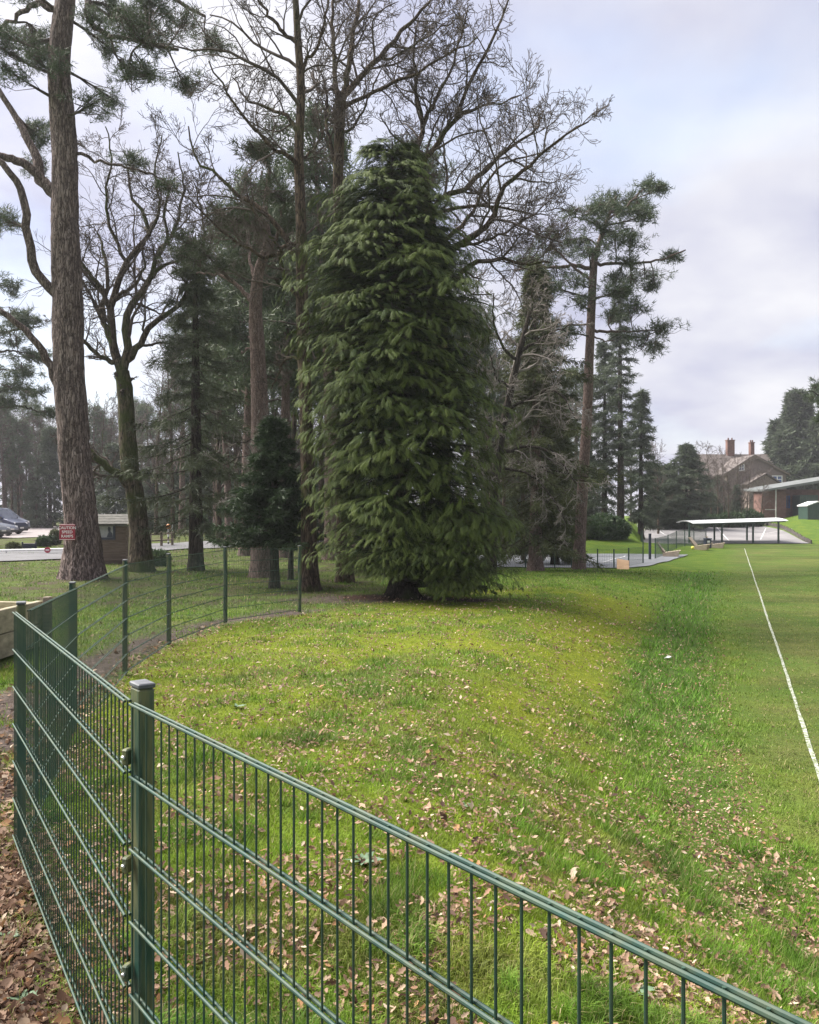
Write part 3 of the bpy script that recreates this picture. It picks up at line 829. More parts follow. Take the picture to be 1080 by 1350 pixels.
def conifer(name, label, base, h, r_fun, seed, nbr=150, z0=0.12, droop=0.25, hang=0.4, el=24, ln=0.28, wd=0.05, mat=M_SPRUCE, bark=M_DARKBARK, trunk_r=0.2, cat='tree', group=None, tip_up=0.0, lean=(0, 0), dense=1.0, dead=0, K=8, mixed=True):
    """layered conifer: trunk, spreading boughs and needle sprays; base in world metres"""
    rg = np.random.default_rng(seed)
    base = np.array([base[0], base[1], float(H(base[0], base[1])) - 0.05])
    t = thing(name, label, cat, base, group)
    n = 24; s = np.linspace(0, 1, n)
    P = base + np.stack([lean[0] * s ** 1.3, lean[1] * s ** 1.3, h * s], 1)
    P[1:-1, :2] += np.cumsum(rg.normal(size=(n - 2, 2)) * 0.012 * h / n, 0)
    R = trunk_r * (1 - s) ** 0.8 + 0.015
    tube_obj('trunk', P, R, 10, bark, t, 0.1, seed, (0.4, 0.35, 5))
    zz = z0 + (0.99 - z0) * (np.arange(nbr) + rg.random(nbr)) / nbr
    zz = np.where(rg.random(nbr) < 0.3, np.round(zz * h / 0.45) * 0.45 / h, zz)
    zz = np.clip(zz, z0, 0.985)
    az = np.arange(nbr) * 2.39996 + rg.random(nbr) * 0.9
    rad = np.array([r_fun(z) for z in zz]) * (0.55 + 0.62 * rg.random(nbr))
    p0 = np.stack([np.interp(zz, s, P[:, i]) for i in range(3)], 1)
    u = np.linspace(0, 1, K)[None, :, None]
    dirv = np.stack([np.cos(az), np.sin(az), np.zeros(nbr)], 1)
    side_ = np.stack([-np.sin(az), np.cos(az), np.zeros(nbr)], 1)
    wig = np.cumsum(rg.normal(size=(nbr, K, 1)) * 0.07, 1)
    Pb = p0[:, None] + dirv[:, None] * u * rad[:, None, None] + side_[:, None] * wig * rad[:, None, None]
    Pb[..., 2] += (-droop * (0.5 + rg.random((nbr, 1))) * u[..., 0] + (tip_up + droop * 0.35) * u[..., 0] ** 2.4) * rad[:, None] * (1.25 - 0.6 * zz[:, None])
    wood = Bits()
    wood.tubes(Pb, (0.010 + 0.007 * rad[:, None]) * np.linspace(1.0, 0.2, K)[None], 4, 0.004)
    fol = Bits()
    m_ = int(el * dense)
    f = np.clip(rg.random((nbr, m_)) ** 0.75, 0.12, 0.999) * (K - 1)
    i = np.minimum(f.astype(int), K - 2); fu = (f - i)[..., None]; ar = np.arange(nbr)[:, None]
    pos = Pb[ar, i] * (1 - fu) + Pb[ar, i + 1] * fu
    sg = np.where(rg.random((nbr, m_, 1)) < 0.5, -1, 1)
    D = dirv[:, None] * (0.55 + 0.3 * rg.random((nbr, m_, 1))) + side_[:, None] * sg * (0.3 + 0.7 * rg.random((nbr, m_, 1)))
    D[..., 2] += -hang * (0.3 + rg.random((nbr, m_))) + 0.12
    D = nrm(D).reshape(-1, 3)
    ps = pos.reshape(-1, 3)
    tint = np.repeat(rg.random(nbr), m_) * 0.6 + rg.random(nbr * m_) * 0.4
    needle_tufts(fol, ps, D, 5, ln, wd, rg, 0.42, tint, 0.0)
    # twig of each spray
    q = ps + D * ln * 1.4
    if base[1] < 50: wood.tubes(np.stack([ps, q], 1)[::2], np.full((len(ps[::2]), 2), 0.004), 3)
    needle_tufts(fol, q - D * ln * 0.5, D, 5, ln, wd, rg, 0.40, np.clip(tint + .1, 0, 1), 0.05)
    if dead:
        i = rg.integers(0, nbr, dead)
    wood.put('boughs', M_DARKBARK if True else M_TWIG, t, True)
    fol.put('crown', mat, t)
    return t
def copy_tree(src, loc, rz, sc, label=None, group=None, cat=None, szz=None):
    r = src.copy(); COL.objects.link(r)
    r.location = loc; r.rotation_euler = (0, 0, rz); r.scale = (sc, sc, szz or sc)
    if label: r['label'] = label
    if group: r['group'] = group
    for ch in list(src.children):
        c = ch.copy(); COL.objects.link(c); c.parent = r
        for g in ch.children:
            d = g.copy(); COL.objects.link(d); d.parent = c
    return r

# ------------------------------------------------------------------ the big cypress
def cypress(base, seed=5):
    rg = np.random.default_rng(seed)
    base = np.array([base[0], base[1], float(H(base[0], base[1])) - 0.05])
    t = thing('cypress_tree', 'dense broad green cypress with drooping sprays in the middle of the grass', 'tree', base)
    h = 11.3
    n = 20; s = np.linspace(0, 1, n)
    P = base + np.stack([-0.25 * s, 0 * s, h * 0.97 * s], 1); R = 0.24 * (1 - s) ** 0.9 + 0.02
    R[0] *= 1.25
    tube_obj('trunk', catmull(P, 60), np.interp(np.linspace(0, 1, 60), s, R), 16, M_DARKBARK, t, 0.14, 3, (0.6, 0.35, 5))
    rz_z = np.array([0.25, 0.7, 1.4, 2.7, 4.0, 5.2, 6.9, 8.3, 9.2, 10.0, 10.7, 11.4])
    rl = np.array([1.1, 1.5, 1.75, 1.95, 2.05, 2.1, 2.15, 2.15, 1.8, 1.4, .75, .05])
    rr = np.array([1.5, 2.15, 2.3, 2.4, 2.35, 2.3, 2.15, 1.9, 1.55, 1.15, .65, .05])
    def rad(z, az):
        a = np.interp(z, rz_z, rl); b_ = np.interp(z, rz_z, rr); c = 0.5 + 0.5 * np.cos(az)
        return a * (1 - c) + b_ * c
    nb = 410; nx_ = 110
    w = np.interp(np.linspace(0.2, 11.2, 400), rz_z, rr + .35); cw = np.cumsum(w) / w.sum()
    zt = np.interp((np.arange(nb) + rg.random(nb)) / nb, cw, np.linspace(0.25, 11.2, 400))
    az = np.arange(nb) * 2.39996 + rg.normal(size=nb) * 0.35
    # a bushy low skirt on the right and the front
    zt = np.concatenate([zt, 0.45 + 2.0 * rg.random(nx_)]); az = np.concatenate([az, -1.15 + 1.75 * rg.random(nx_)]); nb += nx_
    # foliage starts higher on the left, so the foot of the trunk shows there
    lift_ = np.where((np.cos(az) < 0.25) & (zt < 1.1), 0.55, 0.0); zt = zt + lift_ * (1.1 - zt) / 1.1
    lump = 0.60 + 0.76 * fbm(az * 1.1 + 20, zt * 0.9, 4, 3) + rg.normal(size=nb) * 0.10
    R_ = rad(zt, az) * lump
    K = 8; u = np.linspace(0, 1, K)[None]
    dv = np.stack([np.cos(az), np.sin(az), 0 * az], 1); sv = np.stack([-np.sin(az), np.cos(az), 0 * az], 1)
    z0 = np.clip(zt - 0.15 * R_ + 0.1, 0.25, h * 0.95)
    ax = base[None] + np.stack([-0.25 * z0 / h, 0 * z0, z0], 1)
    Pb = ax[:, None] + dv[:, None] * (u * R_[:, None])[..., None]
    Pb[..., 2] += (0.34 * u - 0.36 * u ** 2.4) * R_[:, None] * (0.6 + 0.5 * zt[:, None] / h)
    Pb += sv[:, None] * (np.cumsum(rg.normal(size=(nb, K)) * 0.03, 1) * R_[:, None])[..., None]
    wood = Bits(); wood.tubes(Pb, np.linspace(0.022, 0.003, K)[None] * np.ones((nb, 1)), 4)
    wood.put('boughs', M_DARKBARK, t, True)
    # drooping flat sprays: a rib with narrow fingers, tips curling down
    def frond(fingers, droop):
        V, Fq, F3 = [], [], []
        def strip(pts, ws):
            i0 = len(V)
            for (p, wv) in zip(pts, ws):
                p = np.array(p)
                V.append(p - wv); V.append(p + wv)
            for k in range(len(pts) - 1):
                Fq.append((i0 + 2 * k, i0 + 2 * k + 1, i0 + 2 * k + 3, i0 + 2 * k + 2))
        def curve(x, y):
            return (x, y, -droop * x * x - droop * 0.9 * y * y)
        strip([curve(x, 0) for x in (0, 1.0)], [np.array([0, w_, 0]) for w_ in (.035, .012)])
        for k in range(fingers):
            x0 = 0.10 + 0.74 * k / (fingers - 1); L = 0.50 * (1 - 0.55 * abs(x0 - 0.4)) * (0.75 + 0.5 * ((k * 37) % 7) / 7)
            for sgn in (-1, 1):
                a = np.array([x0, 0]); d_ = np.array([0.78, 0.62 * sgn]); m_ = a + d_ * L * .55; e = a + d_ * L
                wv = np.array([-d_[1], d_[0], 0]) * 0.034
                i0 = len(V); pa = np.array(curve(*(a + d_ * L * .12))); pe = np.array(curve(*e)) - [0, 0, .07]
                V.extend([pa - wv, pe, pa + wv]); F3.append((i0, i0 + 1, i0 + 2))
        return np.array(V), np.array(Fq), np.array(F3)
    T1, F1, F3 = frond(6, 0.42)
    fol = Bits()
    m_ = 78
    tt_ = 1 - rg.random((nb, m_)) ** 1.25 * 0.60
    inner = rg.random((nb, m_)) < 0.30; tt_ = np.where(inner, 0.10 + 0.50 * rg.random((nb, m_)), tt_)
    f = tt_ * (K - 1) * 0.999
    i = np.minimum(f.astype(int), K - 2); fu = (f - i)[..., None]; ar = np.arange(nb)[:, None]
    pos = Pb[ar, i] * (1 - fu) + Pb[ar, i + 1] * fu
    lat = rg.normal(size=(nb, m_)) * (0.10 + 0.15 * np.sqrt(R_[:, None])) * (0.55 + 0.6 * tt_)
    pos = pos + sv[:, None] * lat[..., None]
    pos[..., 2] += -0.60 * lat ** 2 - 0.06 * np.abs(lat) + rg.normal(size=(nb, m_)) * .016 + .03
    out_ = np.clip((tt_ - 0.55) / 0.45, 0, 1)
    yaw = az[:, None] + np.clip(lat * 2.4, -1.1, 1.1) + rg.normal(size=(nb, m_)) * 0.20
    pitch = 0.12 - 0.62 * out_ ** 2.2 - 0.2 * np.abs(lat) + rg.normal(size=(nb, m_)) * 0.16
    roll = lat * 0.9 + rg.normal(size=(nb, m_)) * 0.15
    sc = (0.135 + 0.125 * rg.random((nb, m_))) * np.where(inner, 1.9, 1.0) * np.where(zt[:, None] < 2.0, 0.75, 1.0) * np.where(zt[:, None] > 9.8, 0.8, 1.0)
    yaw, pitch, roll, sc = (q.ravel() for q in (yaw, pitch, roll, sc)); pos = pos.reshape(-1, 3)
    cy, sy, cp, sp, cr, sr = np.cos(yaw), np.sin(yaw), np.cos(pitch), np.sin(pitch), np.cos(roll), np.sin(roll)
    X = np.stack([cy * cp, sy * cp, sp], 1); Yv = np.stack([-sy, cy, 0 * cy], 1); Z = np.cross(X, Yv)
    Y2 = Yv * cr[:, None] + Z * sr[:, None]; Z2 = np.cross(X, Y2)
    M3 = np.stack([X, Y2, Z2], 1) * sc[:, None, None]
    V = np.einsum('mk,nkj->nmj', T1, M3) + pos[:, None]
    N = len(pos)
    off_ = (np.arange(N) * len(T1))[:, None, None]
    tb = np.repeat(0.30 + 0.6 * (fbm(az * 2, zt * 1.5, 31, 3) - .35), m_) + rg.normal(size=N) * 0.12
    tb = tb - 0.25 * inner.ravel() + 0.16 * out_.ravel()  # crown's inner shade painted into the tint: inner fronds darker, outer ones lighter
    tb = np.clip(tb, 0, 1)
    # lighter, yellower tint towards each spray's fingertips
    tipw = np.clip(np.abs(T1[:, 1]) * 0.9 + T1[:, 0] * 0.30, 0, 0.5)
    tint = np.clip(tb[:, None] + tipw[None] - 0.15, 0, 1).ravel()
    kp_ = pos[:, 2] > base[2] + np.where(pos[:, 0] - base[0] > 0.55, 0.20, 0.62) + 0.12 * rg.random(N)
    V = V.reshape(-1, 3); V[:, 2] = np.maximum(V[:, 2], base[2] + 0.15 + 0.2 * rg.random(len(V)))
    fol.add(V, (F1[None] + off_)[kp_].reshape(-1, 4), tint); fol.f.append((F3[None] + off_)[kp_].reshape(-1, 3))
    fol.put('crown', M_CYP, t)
    return t
cypress(W(531, 790, 19.6))

# ------------------------------------------------------------------ pines with traced limbs
big = pine_tree('pine_tree', 'thick trunked tall pine with a red sign nailed to it', 25.0,
    [(109, 758), (107, 690), (99, 600), (92, 500), (89, 400), (86, 300), (85, 200), (78, 110), (79, 60), (86, 0), (92, -80), (97, -180)],
    [21.5, 20.5, 21, 19.5, 18.5, 17, 16, 14.5, 13, 12.5, 10, 6],
    [([(80, 268), (60, 247), (47, 232), (43, 206), (38, 188), (24, 166), (8, 140), (-14, 105), (-40, 80)], 8.5, 3, 0.6),
     ([(60, 246), (30, 218), (12, 213), (-12, 210), (-40, 190)], 6, 3.5, -0.6),
     ([(74, 398), (52, 375), (40, 350), (36, 300), (36, 262), (24, 236), (2, 219), (-25, 205)], 7, 3.5, -1.0),
     ([(76, 548), (66, 515), (58, 480), (48, 452), (26, 428), (0, 406), (-30, 395)], 6.5, 3, -0.8),
     ([(90, -10), (108, -30), (122, -5), (128, 42), (150, 64), (206, 85), (252, 100)], 6, 1.8, -1.4),
     ([(92, -60), (150, -60), (210, -25), (260, -5)], 5, 2, 1.0), ([(86, 20), (50, 0), (20, 10), (-20, 30)], 5, 2, 0.5), ([(100, 190), (125, 205), (165, 212), (205, 222)], 2.5, 1, 0.8)],
    [(205, 82, 40, 16), (232, 95, 26, 14), (170, 70, 26, 14), (140, 55, 18, 14), (190, 115, 26, 12), (165, 20, 30, 16), (215, 15, 34, 20), (258, 12, 26, 16), (250, 45, 26, 12), (200, 45, 26, 12),
     (145, 10, 20, 16), (115, 85, 16, 14), (108, 120, 12, 12), (20, 20, 30, 20), (45, 55, 22, 18), (12, 70, 24, 18), (30, 100, 26, 16), (8, 125, 20, 14), (45, 15, 22, 14), (60, 90, 14, 16), (20, 150, 22, 12), (48, 130, 18, 14), (10, 290, 22, 12), (115, 20, 16, 20),
     (130, 150, 22, 12), (160, 190, 24, 10), (195, 215, 20, 8), (225, 60, 30, 12), (5, 180, 18, 10)],
    11, M_PINEBARK, M_PINE, 0.19, 28, 6, 2.4, rough=0.16, S=40, wd=0.020, flare=(0.5, 0.8, 6), dens=0.75)

def px_label_pine(): pass
pine_tree('scots_pine', 'lone leaning pine with flat topped clumps against the open sky', 40.0,
    [(763, 752), (768, 650), (774, 550), (778, 450), (783, 350), (789, 325), (798, 298), (806, 276), (813, 258)],
    [7.8, 7.2, 6.5, 5.9, 4.8, 3.8, 2.9, 2.0, 1.0],
    [([(784, 358), (760, 348), (735, 350), (705, 347), (680, 350)], 3, 1.2), ([(784, 348), (805, 350), (840, 352), (868, 350), (890, 343)], 2.4, 0.8),
     ([(781, 432), (805, 437), (835, 438), (865, 440)], 2.2, 0.8), ([(783, 372), (765, 358), (745, 338), (727, 318)], 2.2, 0.9),
     ([(796, 302), (780, 296), (755, 292)], 1.8, 0.7), ([(805, 280), (822, 275), (845, 252), (860, 246)], 1.8, 0.7), ([(781, 445), (800, 449), (812, 447)], 1.2, 0.5)],
    [(835, 250, 30, 13), (812, 258, 20, 14), (857, 243, 16, 10), (800, 272, 18, 12), (845, 268, 20, 9), (858, 262, 12, 7), (754, 292, 22, 8), (778, 288, 16, 10), (727, 312, 22, 10), (695, 333, 24, 10), (739, 321, 34, 10), (766, 318, 22, 12),
     (813, 304, 24, 10), (825, 328, 22, 10), (840, 296, 13, 12), (826, 290, 18, 9), (855, 354, 30, 7), (881, 345, 14, 5), (840, 362, 20, 8), (867, 372, 9, 9), (813, 369, 16, 8), (822, 352, 18, 6), (804, 392, 22, 7), (822, 388, 12, 6), (828, 414, 18, 7), (861, 440, 22, 8), (842, 448, 24, 12), (870, 456, 13, 9),
     (742, 358, 28, 8), (754, 405, 22, 9), (718, 390, 18, 7), (748, 440, 13, 8), (704, 345, 28, 8), (770, 345, 20, 8), (755, 378, 18, 7), (730, 425, 14, 7), (800, 330, 14, 10), (812, 410, 14, 8), (790, 300, 14, 8)],
    21, M_REDBARK, M_PINE, 0.26, 24, 6, 1.6, wd=0.032, reps=5)
pine_tree('scots_pine', 'reddish trunked pine behind the green fence left of the tall bare tree', 25.5,
    [(347, 762), (345, 660), (343, 560), (340, 470), (337, 410), (341, 360), (352, 320), (350, 270), (356, 220)], [15, 13, 11.5, 10, 8.5, 7, 5, 3.5, 2],
    [([(338, 405), (322, 385), (300, 362), (270, 345), (240, 338)], 4, 1.2), ([(342, 360), (360, 330), (372, 300), (380, 270)], 3.5, 1.2), ([(338, 395), (330, 350), (318, 310), (312, 280)], 3, 1), ([(336, 470), (320, 452), (300, 448)], 2, 0.8)],
    [(250, 338, 26, 9), (285, 350, 26, 10), (235, 325, 22, 7), (310, 310, 22, 12), (330, 290, 24, 12), (375, 275, 26, 12), (355, 240, 24, 12), (320, 260, 22, 9), (385, 310, 20, 12), (300, 285, 18, 8), (365, 345, 24, 12), (395, 355, 18, 12), (345, 210, 20, 9), (295, 330, 22, 8)],
    31, M_REDBARK, M_SPRUCE, 0.22, 16, 8, 2.2, wd=0.024)

# ------------------------------------------------------------------ bare broadleaved trees
bare_tree('bare_tree', 'mossy forked bare tree beside the timber hut', 28.0,
    [(187, 746), (183, 690), (178, 650), (171, 613), (167, 547), (165, 516), (161, 490)], [14, 12, 11.5, 11.5, 10.5, 10.5, 9.5],
    [([(160, 492), (152, 470), (146, 442), (141, 404), (147, 372), (162, 330), (184, 298), (174, 264), (156, 238), (150, 200)], 6.5, 1.4),
     ([(163, 492), (169, 461), (165, 416), (178, 390), (191, 366), (200, 327), (212, 304), (206, 268), (212, 225)], 6, 1.3),
     ([(168, 484), (185, 461), (197, 434), (230, 405), (247, 384), (238, 362), (222, 345)], 5, 1.2),
     ([(156, 482), (142, 477), (122, 460), (104, 440), (88, 430)], 4, 1.2), ([(147, 445), (134, 420), (127, 395), (132, 357), (122, 315), (110, 290)], 4.5, 1.2),
     ([(173, 645), (162, 630), (146, 616), (128, 598), (117, 582), (104, 560)], 6, 2.5, -1.2), ([(142, 402), (150, 385), (172, 372), (185, 345), (178, 310)], 3.2, 1.0),
     ([(191, 366), (205, 345), (232, 330), (262, 312)], 3, 1), ([(184, 298), (200, 260), (195, 215), (205, 165)], 2.4, .8), ([(164, 330), (140, 290), (130, 240), (136, 190), (126, 150)], 2.6, .8), ([(200, 327), (225, 290), (236, 240), (228, 190)], 2.6, .8), ([(232, 404), (262, 350), (270, 300), (262, 250)], 2.4, .8), ([(141, 404), (128, 372), (112, 350), (100, 320)], 3.5, 1.2)],
    41, M_OAKBARK, M_TWIG, (8, 7, 6, 2), auto_t=0.75, rtwig=0.0065, flare=(0.5, 0.7, 5))
bare_tree('bare_tree', 'tall straight bare trunk rising left of the big cypress', 21.6,
    [(408, 782), (407, 690), (404, 560), (399, 430), (397, 300), (394, 200), (397, 120), (392, 40), (388, -40), (384, -140)], [11, 10, 9, 8, 7, 6.3, 5.5, 4.5, 3.5, 2],
    [([(396, 345), (384, 328), (363, 296), (339, 268), (304, 244), (280, 224), (252, 197), (242, 155)], 4.5, 1), ([(394, 232), (387, 212), (366, 206), (336, 179), (310, 150), (292, 118)], 3.5, 0.9),
     ([(395, 180), (380, 152), (357, 138), (325, 122), (300, 85)], 3.2, 0.9), ([(396, 110), (401, 86), (419, 66), (430, 23), (438, -20)], 3, 1), ([(397, 400), (375, 370), (372, 335), (352, 312), (338, 280)], 3.2, 0.8),
     ([(396, 320), (375, 330), (350, 345), (325, 330), (290, 310), (262, 280)], 3.2, 0.9), ([(392, 60), (370, 40), (345, 10), (320, -30)], 3, 1), ([(398, 480), (382, 470), (365, 480), (350, 505)], 2.5, 0.7), ([(394, 210), (410, 190), (425, 150), (430, 110)], 2.2, 0.8)],
    43, M_BROWNBARK, M_TWIG, (8, 7, 6, 2), auto_t=0.55, rtwig=0.0052, flare=(0.7, 0.45, 5))
bare_tree('bare_tree', 'bare oak splitting into upright limbs above the left of the cypress', 24.0,
    [(455, 775), (452, 600), (448, 400), (447, 300), (446, 230), (448, 170), (450, 132)], [10, 9, 8, 7.5, 7, 7, 6],
    [([(450, 135), (441, 95), (437, 50), (438, 0), (434, -60)], 4, 1.5), ([(451, 132), (459, 90), (467, 40), (472, 0), (480, -50)], 4.5, 1.6), ([(452, 130), (475, 102), (500, 70), (530, 32), (556, 2), (585, -30)], 4.5, 1.4),
     ([(450, 145), (482, 128), (520, 117), (550, 111), (590, 92), (625, 80)], 3, 0.9), ([(447, 235), (438, 195), (430, 160), (434, 130), (420, 95)], 3, 0.9), ([(448, 180), (466, 176), (485, 160), (505, 130)], 2.2, 0.8), ([(500, 70), (520, 72), (560, 50), (600, 30)], 2, 0.8)],
    47, M_BROWNBARK, M_TWIG, (9, 7, 5, 2), auto_t=0.8, rtwig=0.0065)
bare_tree('bare_tree', 'wide bare oak whose branches reach right over the cypress top', 24.5,
    [(585, 775), (584, 600), (580, 450), (572, 340), (562, 265), (553, 200)], [12, 11, 10, 9, 7, 5],
    [([(575, 345), (609, 323), (645, 298), (658, 264), (680, 243), (703, 226), (736, 202), (762, 192)], 5, 0.9, -1.5), ([(564, 275), (586, 261), (629, 233), (655, 205), (676, 183), (711, 156), (720, 128)], 4.5, 0.9, 1.0),
     ([(553, 205), (551, 194), (556, 156), (549, 113), (547, 51), (552, 10)], 4.5, 1, 0.5), ([(556, 215), (567, 202), (598, 163), (629, 101), (660, 42), (672, 10)], 4, 0.9, -1.0),
     ([(577, 400), (617, 358), (652, 350), (676, 362), (714, 366)], 4.2, 1, -1.5), ([(566, 290), (600, 272), (640, 262), (690, 260), (735, 258)], 3.2, 0.8, 1.6), ([(570, 320), (600, 300), (625, 270), (650, 215), (690, 180), (740, 160)], 3.5, 0.8, 2.0),
     ([(555, 210), (580, 185), (605, 150), (640, 135), (690, 118)], 3, 0.8, 0.3), ([(552, 160), (575, 130), (600, 80), (615, 30)], 2.8, 0.8, -0.8), ([(609, 323), (640, 322), (680, 308), (715, 285)], 2.4, 0.8, -1.0)],
    53, M_BROWNBARK, M_TWIG, (10, 7, 6, 2), auto_t=0.7, rtwig=0.0062)
bare_tree('bare_tree', 'twiggy grey leafless tree leaning over just right of the cypress', 34.0,
    [(648, 752), (652, 650), (664, 560), (684, 470), (699, 410)], [6, 5.5, 5, 4, 2.5],
    [([(658, 600), (700, 590), (725, 605), (748, 640)], 2.5, 0.6, -2), ([(668, 545), (710, 520), (735, 525), (752, 560)], 2.5, 0.6, -1.5), ([(688, 480), (665, 460), (650, 430), (648, 395)], 2.5, 0.7, -1),
     ([(692, 465), (720, 445), (742, 430), (765, 420)], 2.4, 0.6, 1), ([(663, 570), (655, 575), (645, 600), (640, 640)], 2.2, 0.6, -2), ([(698, 420), (705, 395), (715, 375)], 2, 0.7), ([(670, 530), (665, 510), (650, 505), (640, 480)], 2, 0.6, -2), ([(656, 620), (700, 630), (722, 660), (735, 690)], 2, 0.5, -2)],
    59, M_DARKBARK, M_TWIGPALE, (8, 6, 5, 2), auto_t=0.3, rtwig=0.008, up=-0.02, flare=(0.3, 0.5, 5))
bare_tree('bare_tree', 'low pale dead branches hanging in front of the dark fir', 24.2,
    [(383, 772), (384, 700), (381, 640), (378, 600)], [3.5, 3, 2.4, 1.8],
    [([(380, 625), (360, 605), (335, 603), (310, 618)], 1.5, 0.5, -1.6), ([(379, 610), (365, 590), (345, 585), (322, 592)], 1.4, 0.5, -1.8), ([(381, 645), (360, 640), (335, 650), (318, 665)], 1.3, 0.5, -1.6)],
    61, M_DARKBARK, M_TWIGPALE, (6, 5, 3), auto_t=0.5, rtwig=0.005, flare=(0.3, 0.4, 5))

# ------------------------------------------------------------------ conifers around
def wx(px, Y): return ((px - 540) / F * Y, Y)
conifer('spruce_tree', 'thin dark spruce with hanging feathery branches behind the fence', wx(258, 28), 11.6,
    lambda z: 2.3 * min(1, (1.02 - z) * 1.5) * (0.5 + 0.6 * min(1, z * 5)), 71, 92, 0.14, 0.45, 0.9, 24, 0.26, 0.030, M_SPRUCE, M_DARKBARK, 0.24, tip_up=0.1)
conifer('fir_tree', 'low dense dark green fir standing among the trunks behind the fence', wx(362, 22.3), 4.7,
    lambda z: 1.75 * min(1, (1.03 - z) * 1.25), 73, 170, 0.27, 0.25, 0.25, 26, 0.18, 0.03, M_FIR, M_DARKBARK, 0.12, tip_up=0.15)
conifer('yew_tree', 'dark olive conifer with a bare lower trunk right of the cypress', wx(706, 38), 14.5,
    lambda z: 3.5 * min(1, (1.02 - z) * 1.7) * (0.85 + 0.25 * sin(z * 20)), 75, 170, 0.10, 0.5, 0.9, 26, 0.30, 0.04, M_YEW, M_REDBARK, 0.30, tip_up=0.0)
conifer('yew_tree', 'smaller yellowish conifer touching the trunk of the lone leaning pine', wx(732, 45), 9.5,
    lambda z: 1.75 * min(1, (1.02 - z) * 1.6), 76, 150, 0.08, 0.45, 0.8, 22, 0.34, 0.05, M_YEW, M_DARKBARK, 0.2)
conifer('fir_tree', 'tall thin grey green fir right of the lone leaning pine', wx(818, 76), 22.0,
    lambda z: 3.9 * min(1, (1.03 - z) * 1.3) * (0.7 + 0.4 * sin(z * 31)), 77, 62, 0.22, 0.35, 0.5, 18, 0.5, 0.085, M_FARC, M_DARKBARK, 0.35, tip_up=0.1)
conifer('fir_tree', 'slim conifer close behind the trunk of the lone leaning pine', wx(797, 80), 18.0,
    lambda z: 2.4 * min(1, (1.03 - z) * 1.5), 78, 70, 0.1, 0.35, 0.5, 16, 0.5, 0.09, M_FARC, M_DARKBARK, 0.3)
conifer('fir_tree', 'grey green conifer beside the far playground fence', wx(845, 84), 15.5,
    lambda z: 3.3 * min(1, (1.03 - z) * 1.2) * (0.75 + .35 * sin(z * 27)), 79, 66, 0.12, 0.4, 0.5, 18, 0.5, 0.09, M_FARC, M_DARKBARK, 0.3)
far1 = conifer('larch_tree', 'soft rounded grey conifer left of the brick house', wx(905, 100), 10.5,
    lambda z: 3.4 * min(1, (1.02 - z) * 2.0), 81, 110, 0.05, 0.2, 0.3, 20, 0.5, 0.08, M_FARC, M_DARKBARK, 0.25)
conifer('larch_tree', 'small grey conifer half hidden behind the far shelter hedge', wx(880, 104), 8.0,
    lambda z: 2.4 * min(1, (1.02 - z) * 1.8), 82, 110, 0.05, 0.2, 0.3, 22, 0.55, 0.12, M_FARC, M_DARKBARK, 0.2)
conifer('sequoia_tree', 'large dark pointed evergreen beside the brick house', wx(1052, 142), 21.0,
    lambda z: 7.8 * min(1, (1.03 - z) ** 1.3 * 1.2) * (0.88 + 0.2 * sin(z * 23)), 83, 230, 0.04, 0.15, 0.4, 18, 1.15, 0.34, M_FARC, M_DARKBARK, 0.6, tip_up=0.15)
conifer('sequoia_tree', 'second point of dark evergreen left of the tallest one', wx(1030, 146), 17.0,
    lambda z: 5.4 * min(1, (1.03 - z) ** 1.3 * 1.2) * (0.88 + 0.2 * sin(z * 27)), 84, 150, 0.04, 0.15, 0.4, 16, 1.1, 0.34, M_FARC, M_DARKBARK, 0.5, tip_up=0.15)
conifer('sequoia_tree', 'dark evergreen at the right edge beyond the shelter roof', wx(1085, 138), 16.0,
    lambda z: 5.5 * min(1, (1.03 - z) ** 0.85 * 1.2), 85, 140, 0.04, 0.15, 0.4, 16, 1.1, 0.34, M_FARC, M_DARKBARK, 0.5)
pine_tree('cedar_tree', 'dark cedar reaching in from the right edge', 60.0,
    [(1140, 715), (1140, 600), (1138, 500), (1136, 420)], [12, 10, 8, 4],
    [([(1139, 545), (1110, 535), (1085, 525), (1066, 512)], 2.4, 0.6, 0), ([(1139, 570), (1110, 562), (1082, 552)], 2.4, 0.6, 1), ([(1138, 520), (1110, 512), (1084, 508)], 2, 0.6, -1)],
    [(1070, 512, 10, 4), (1080, 522, 12, 6), (1076, 532, 8, 5), (1092, 512, 12, 6), (1078, 552, 10, 4), (1095, 548, 12, 5), (1110, 520, 16, 8), (1115, 560, 16, 8), (1130, 480, 18, 12)],
    91, M_DARKBARK, M_PINE, 0.32, 14, 8, 1.2, wd=0.05)
pine_tree('cedar_tree', 'dark cedar with level foliage plates at the left edge', 46.0,
    [(-36, 712), (-34, 600), (-28, 500), (-22, 420), (-16, 360)], [11, 10, 8, 6, 3],
    [([(-27, 520), (20, 512), (45, 515), (62, 525)], 2.4, 0.6, 0), ([(-27, 440), (20, 432), (44, 425)], 2.4, 0.6, 1), ([(-27, 470), (20, 465), (45, 470)], 2, 0.6, -1), ([(-27, 545), (20, 535), (40, 540)], 2, .6, 1)],
    [(20, 512, 26, 9), (48, 520, 18, 8), (10, 530, 20, 7), (30, 430, 22, 12), (46, 425, 14, 10), (10, 445, 22, 12), (30, 465, 26, 8), (50, 468, 12, 8), (5, 480, 24, 8), (22, 490, 20, 5), (8, 410, 16, 12), (40, 536, 14, 6), (5, 300, 20, 14), (8, 375, 14, 10)],
    93, M_DARKBARK, M_PINE, 0.32, 16, 8, 2.0, wd=0.04, droop=0.35)

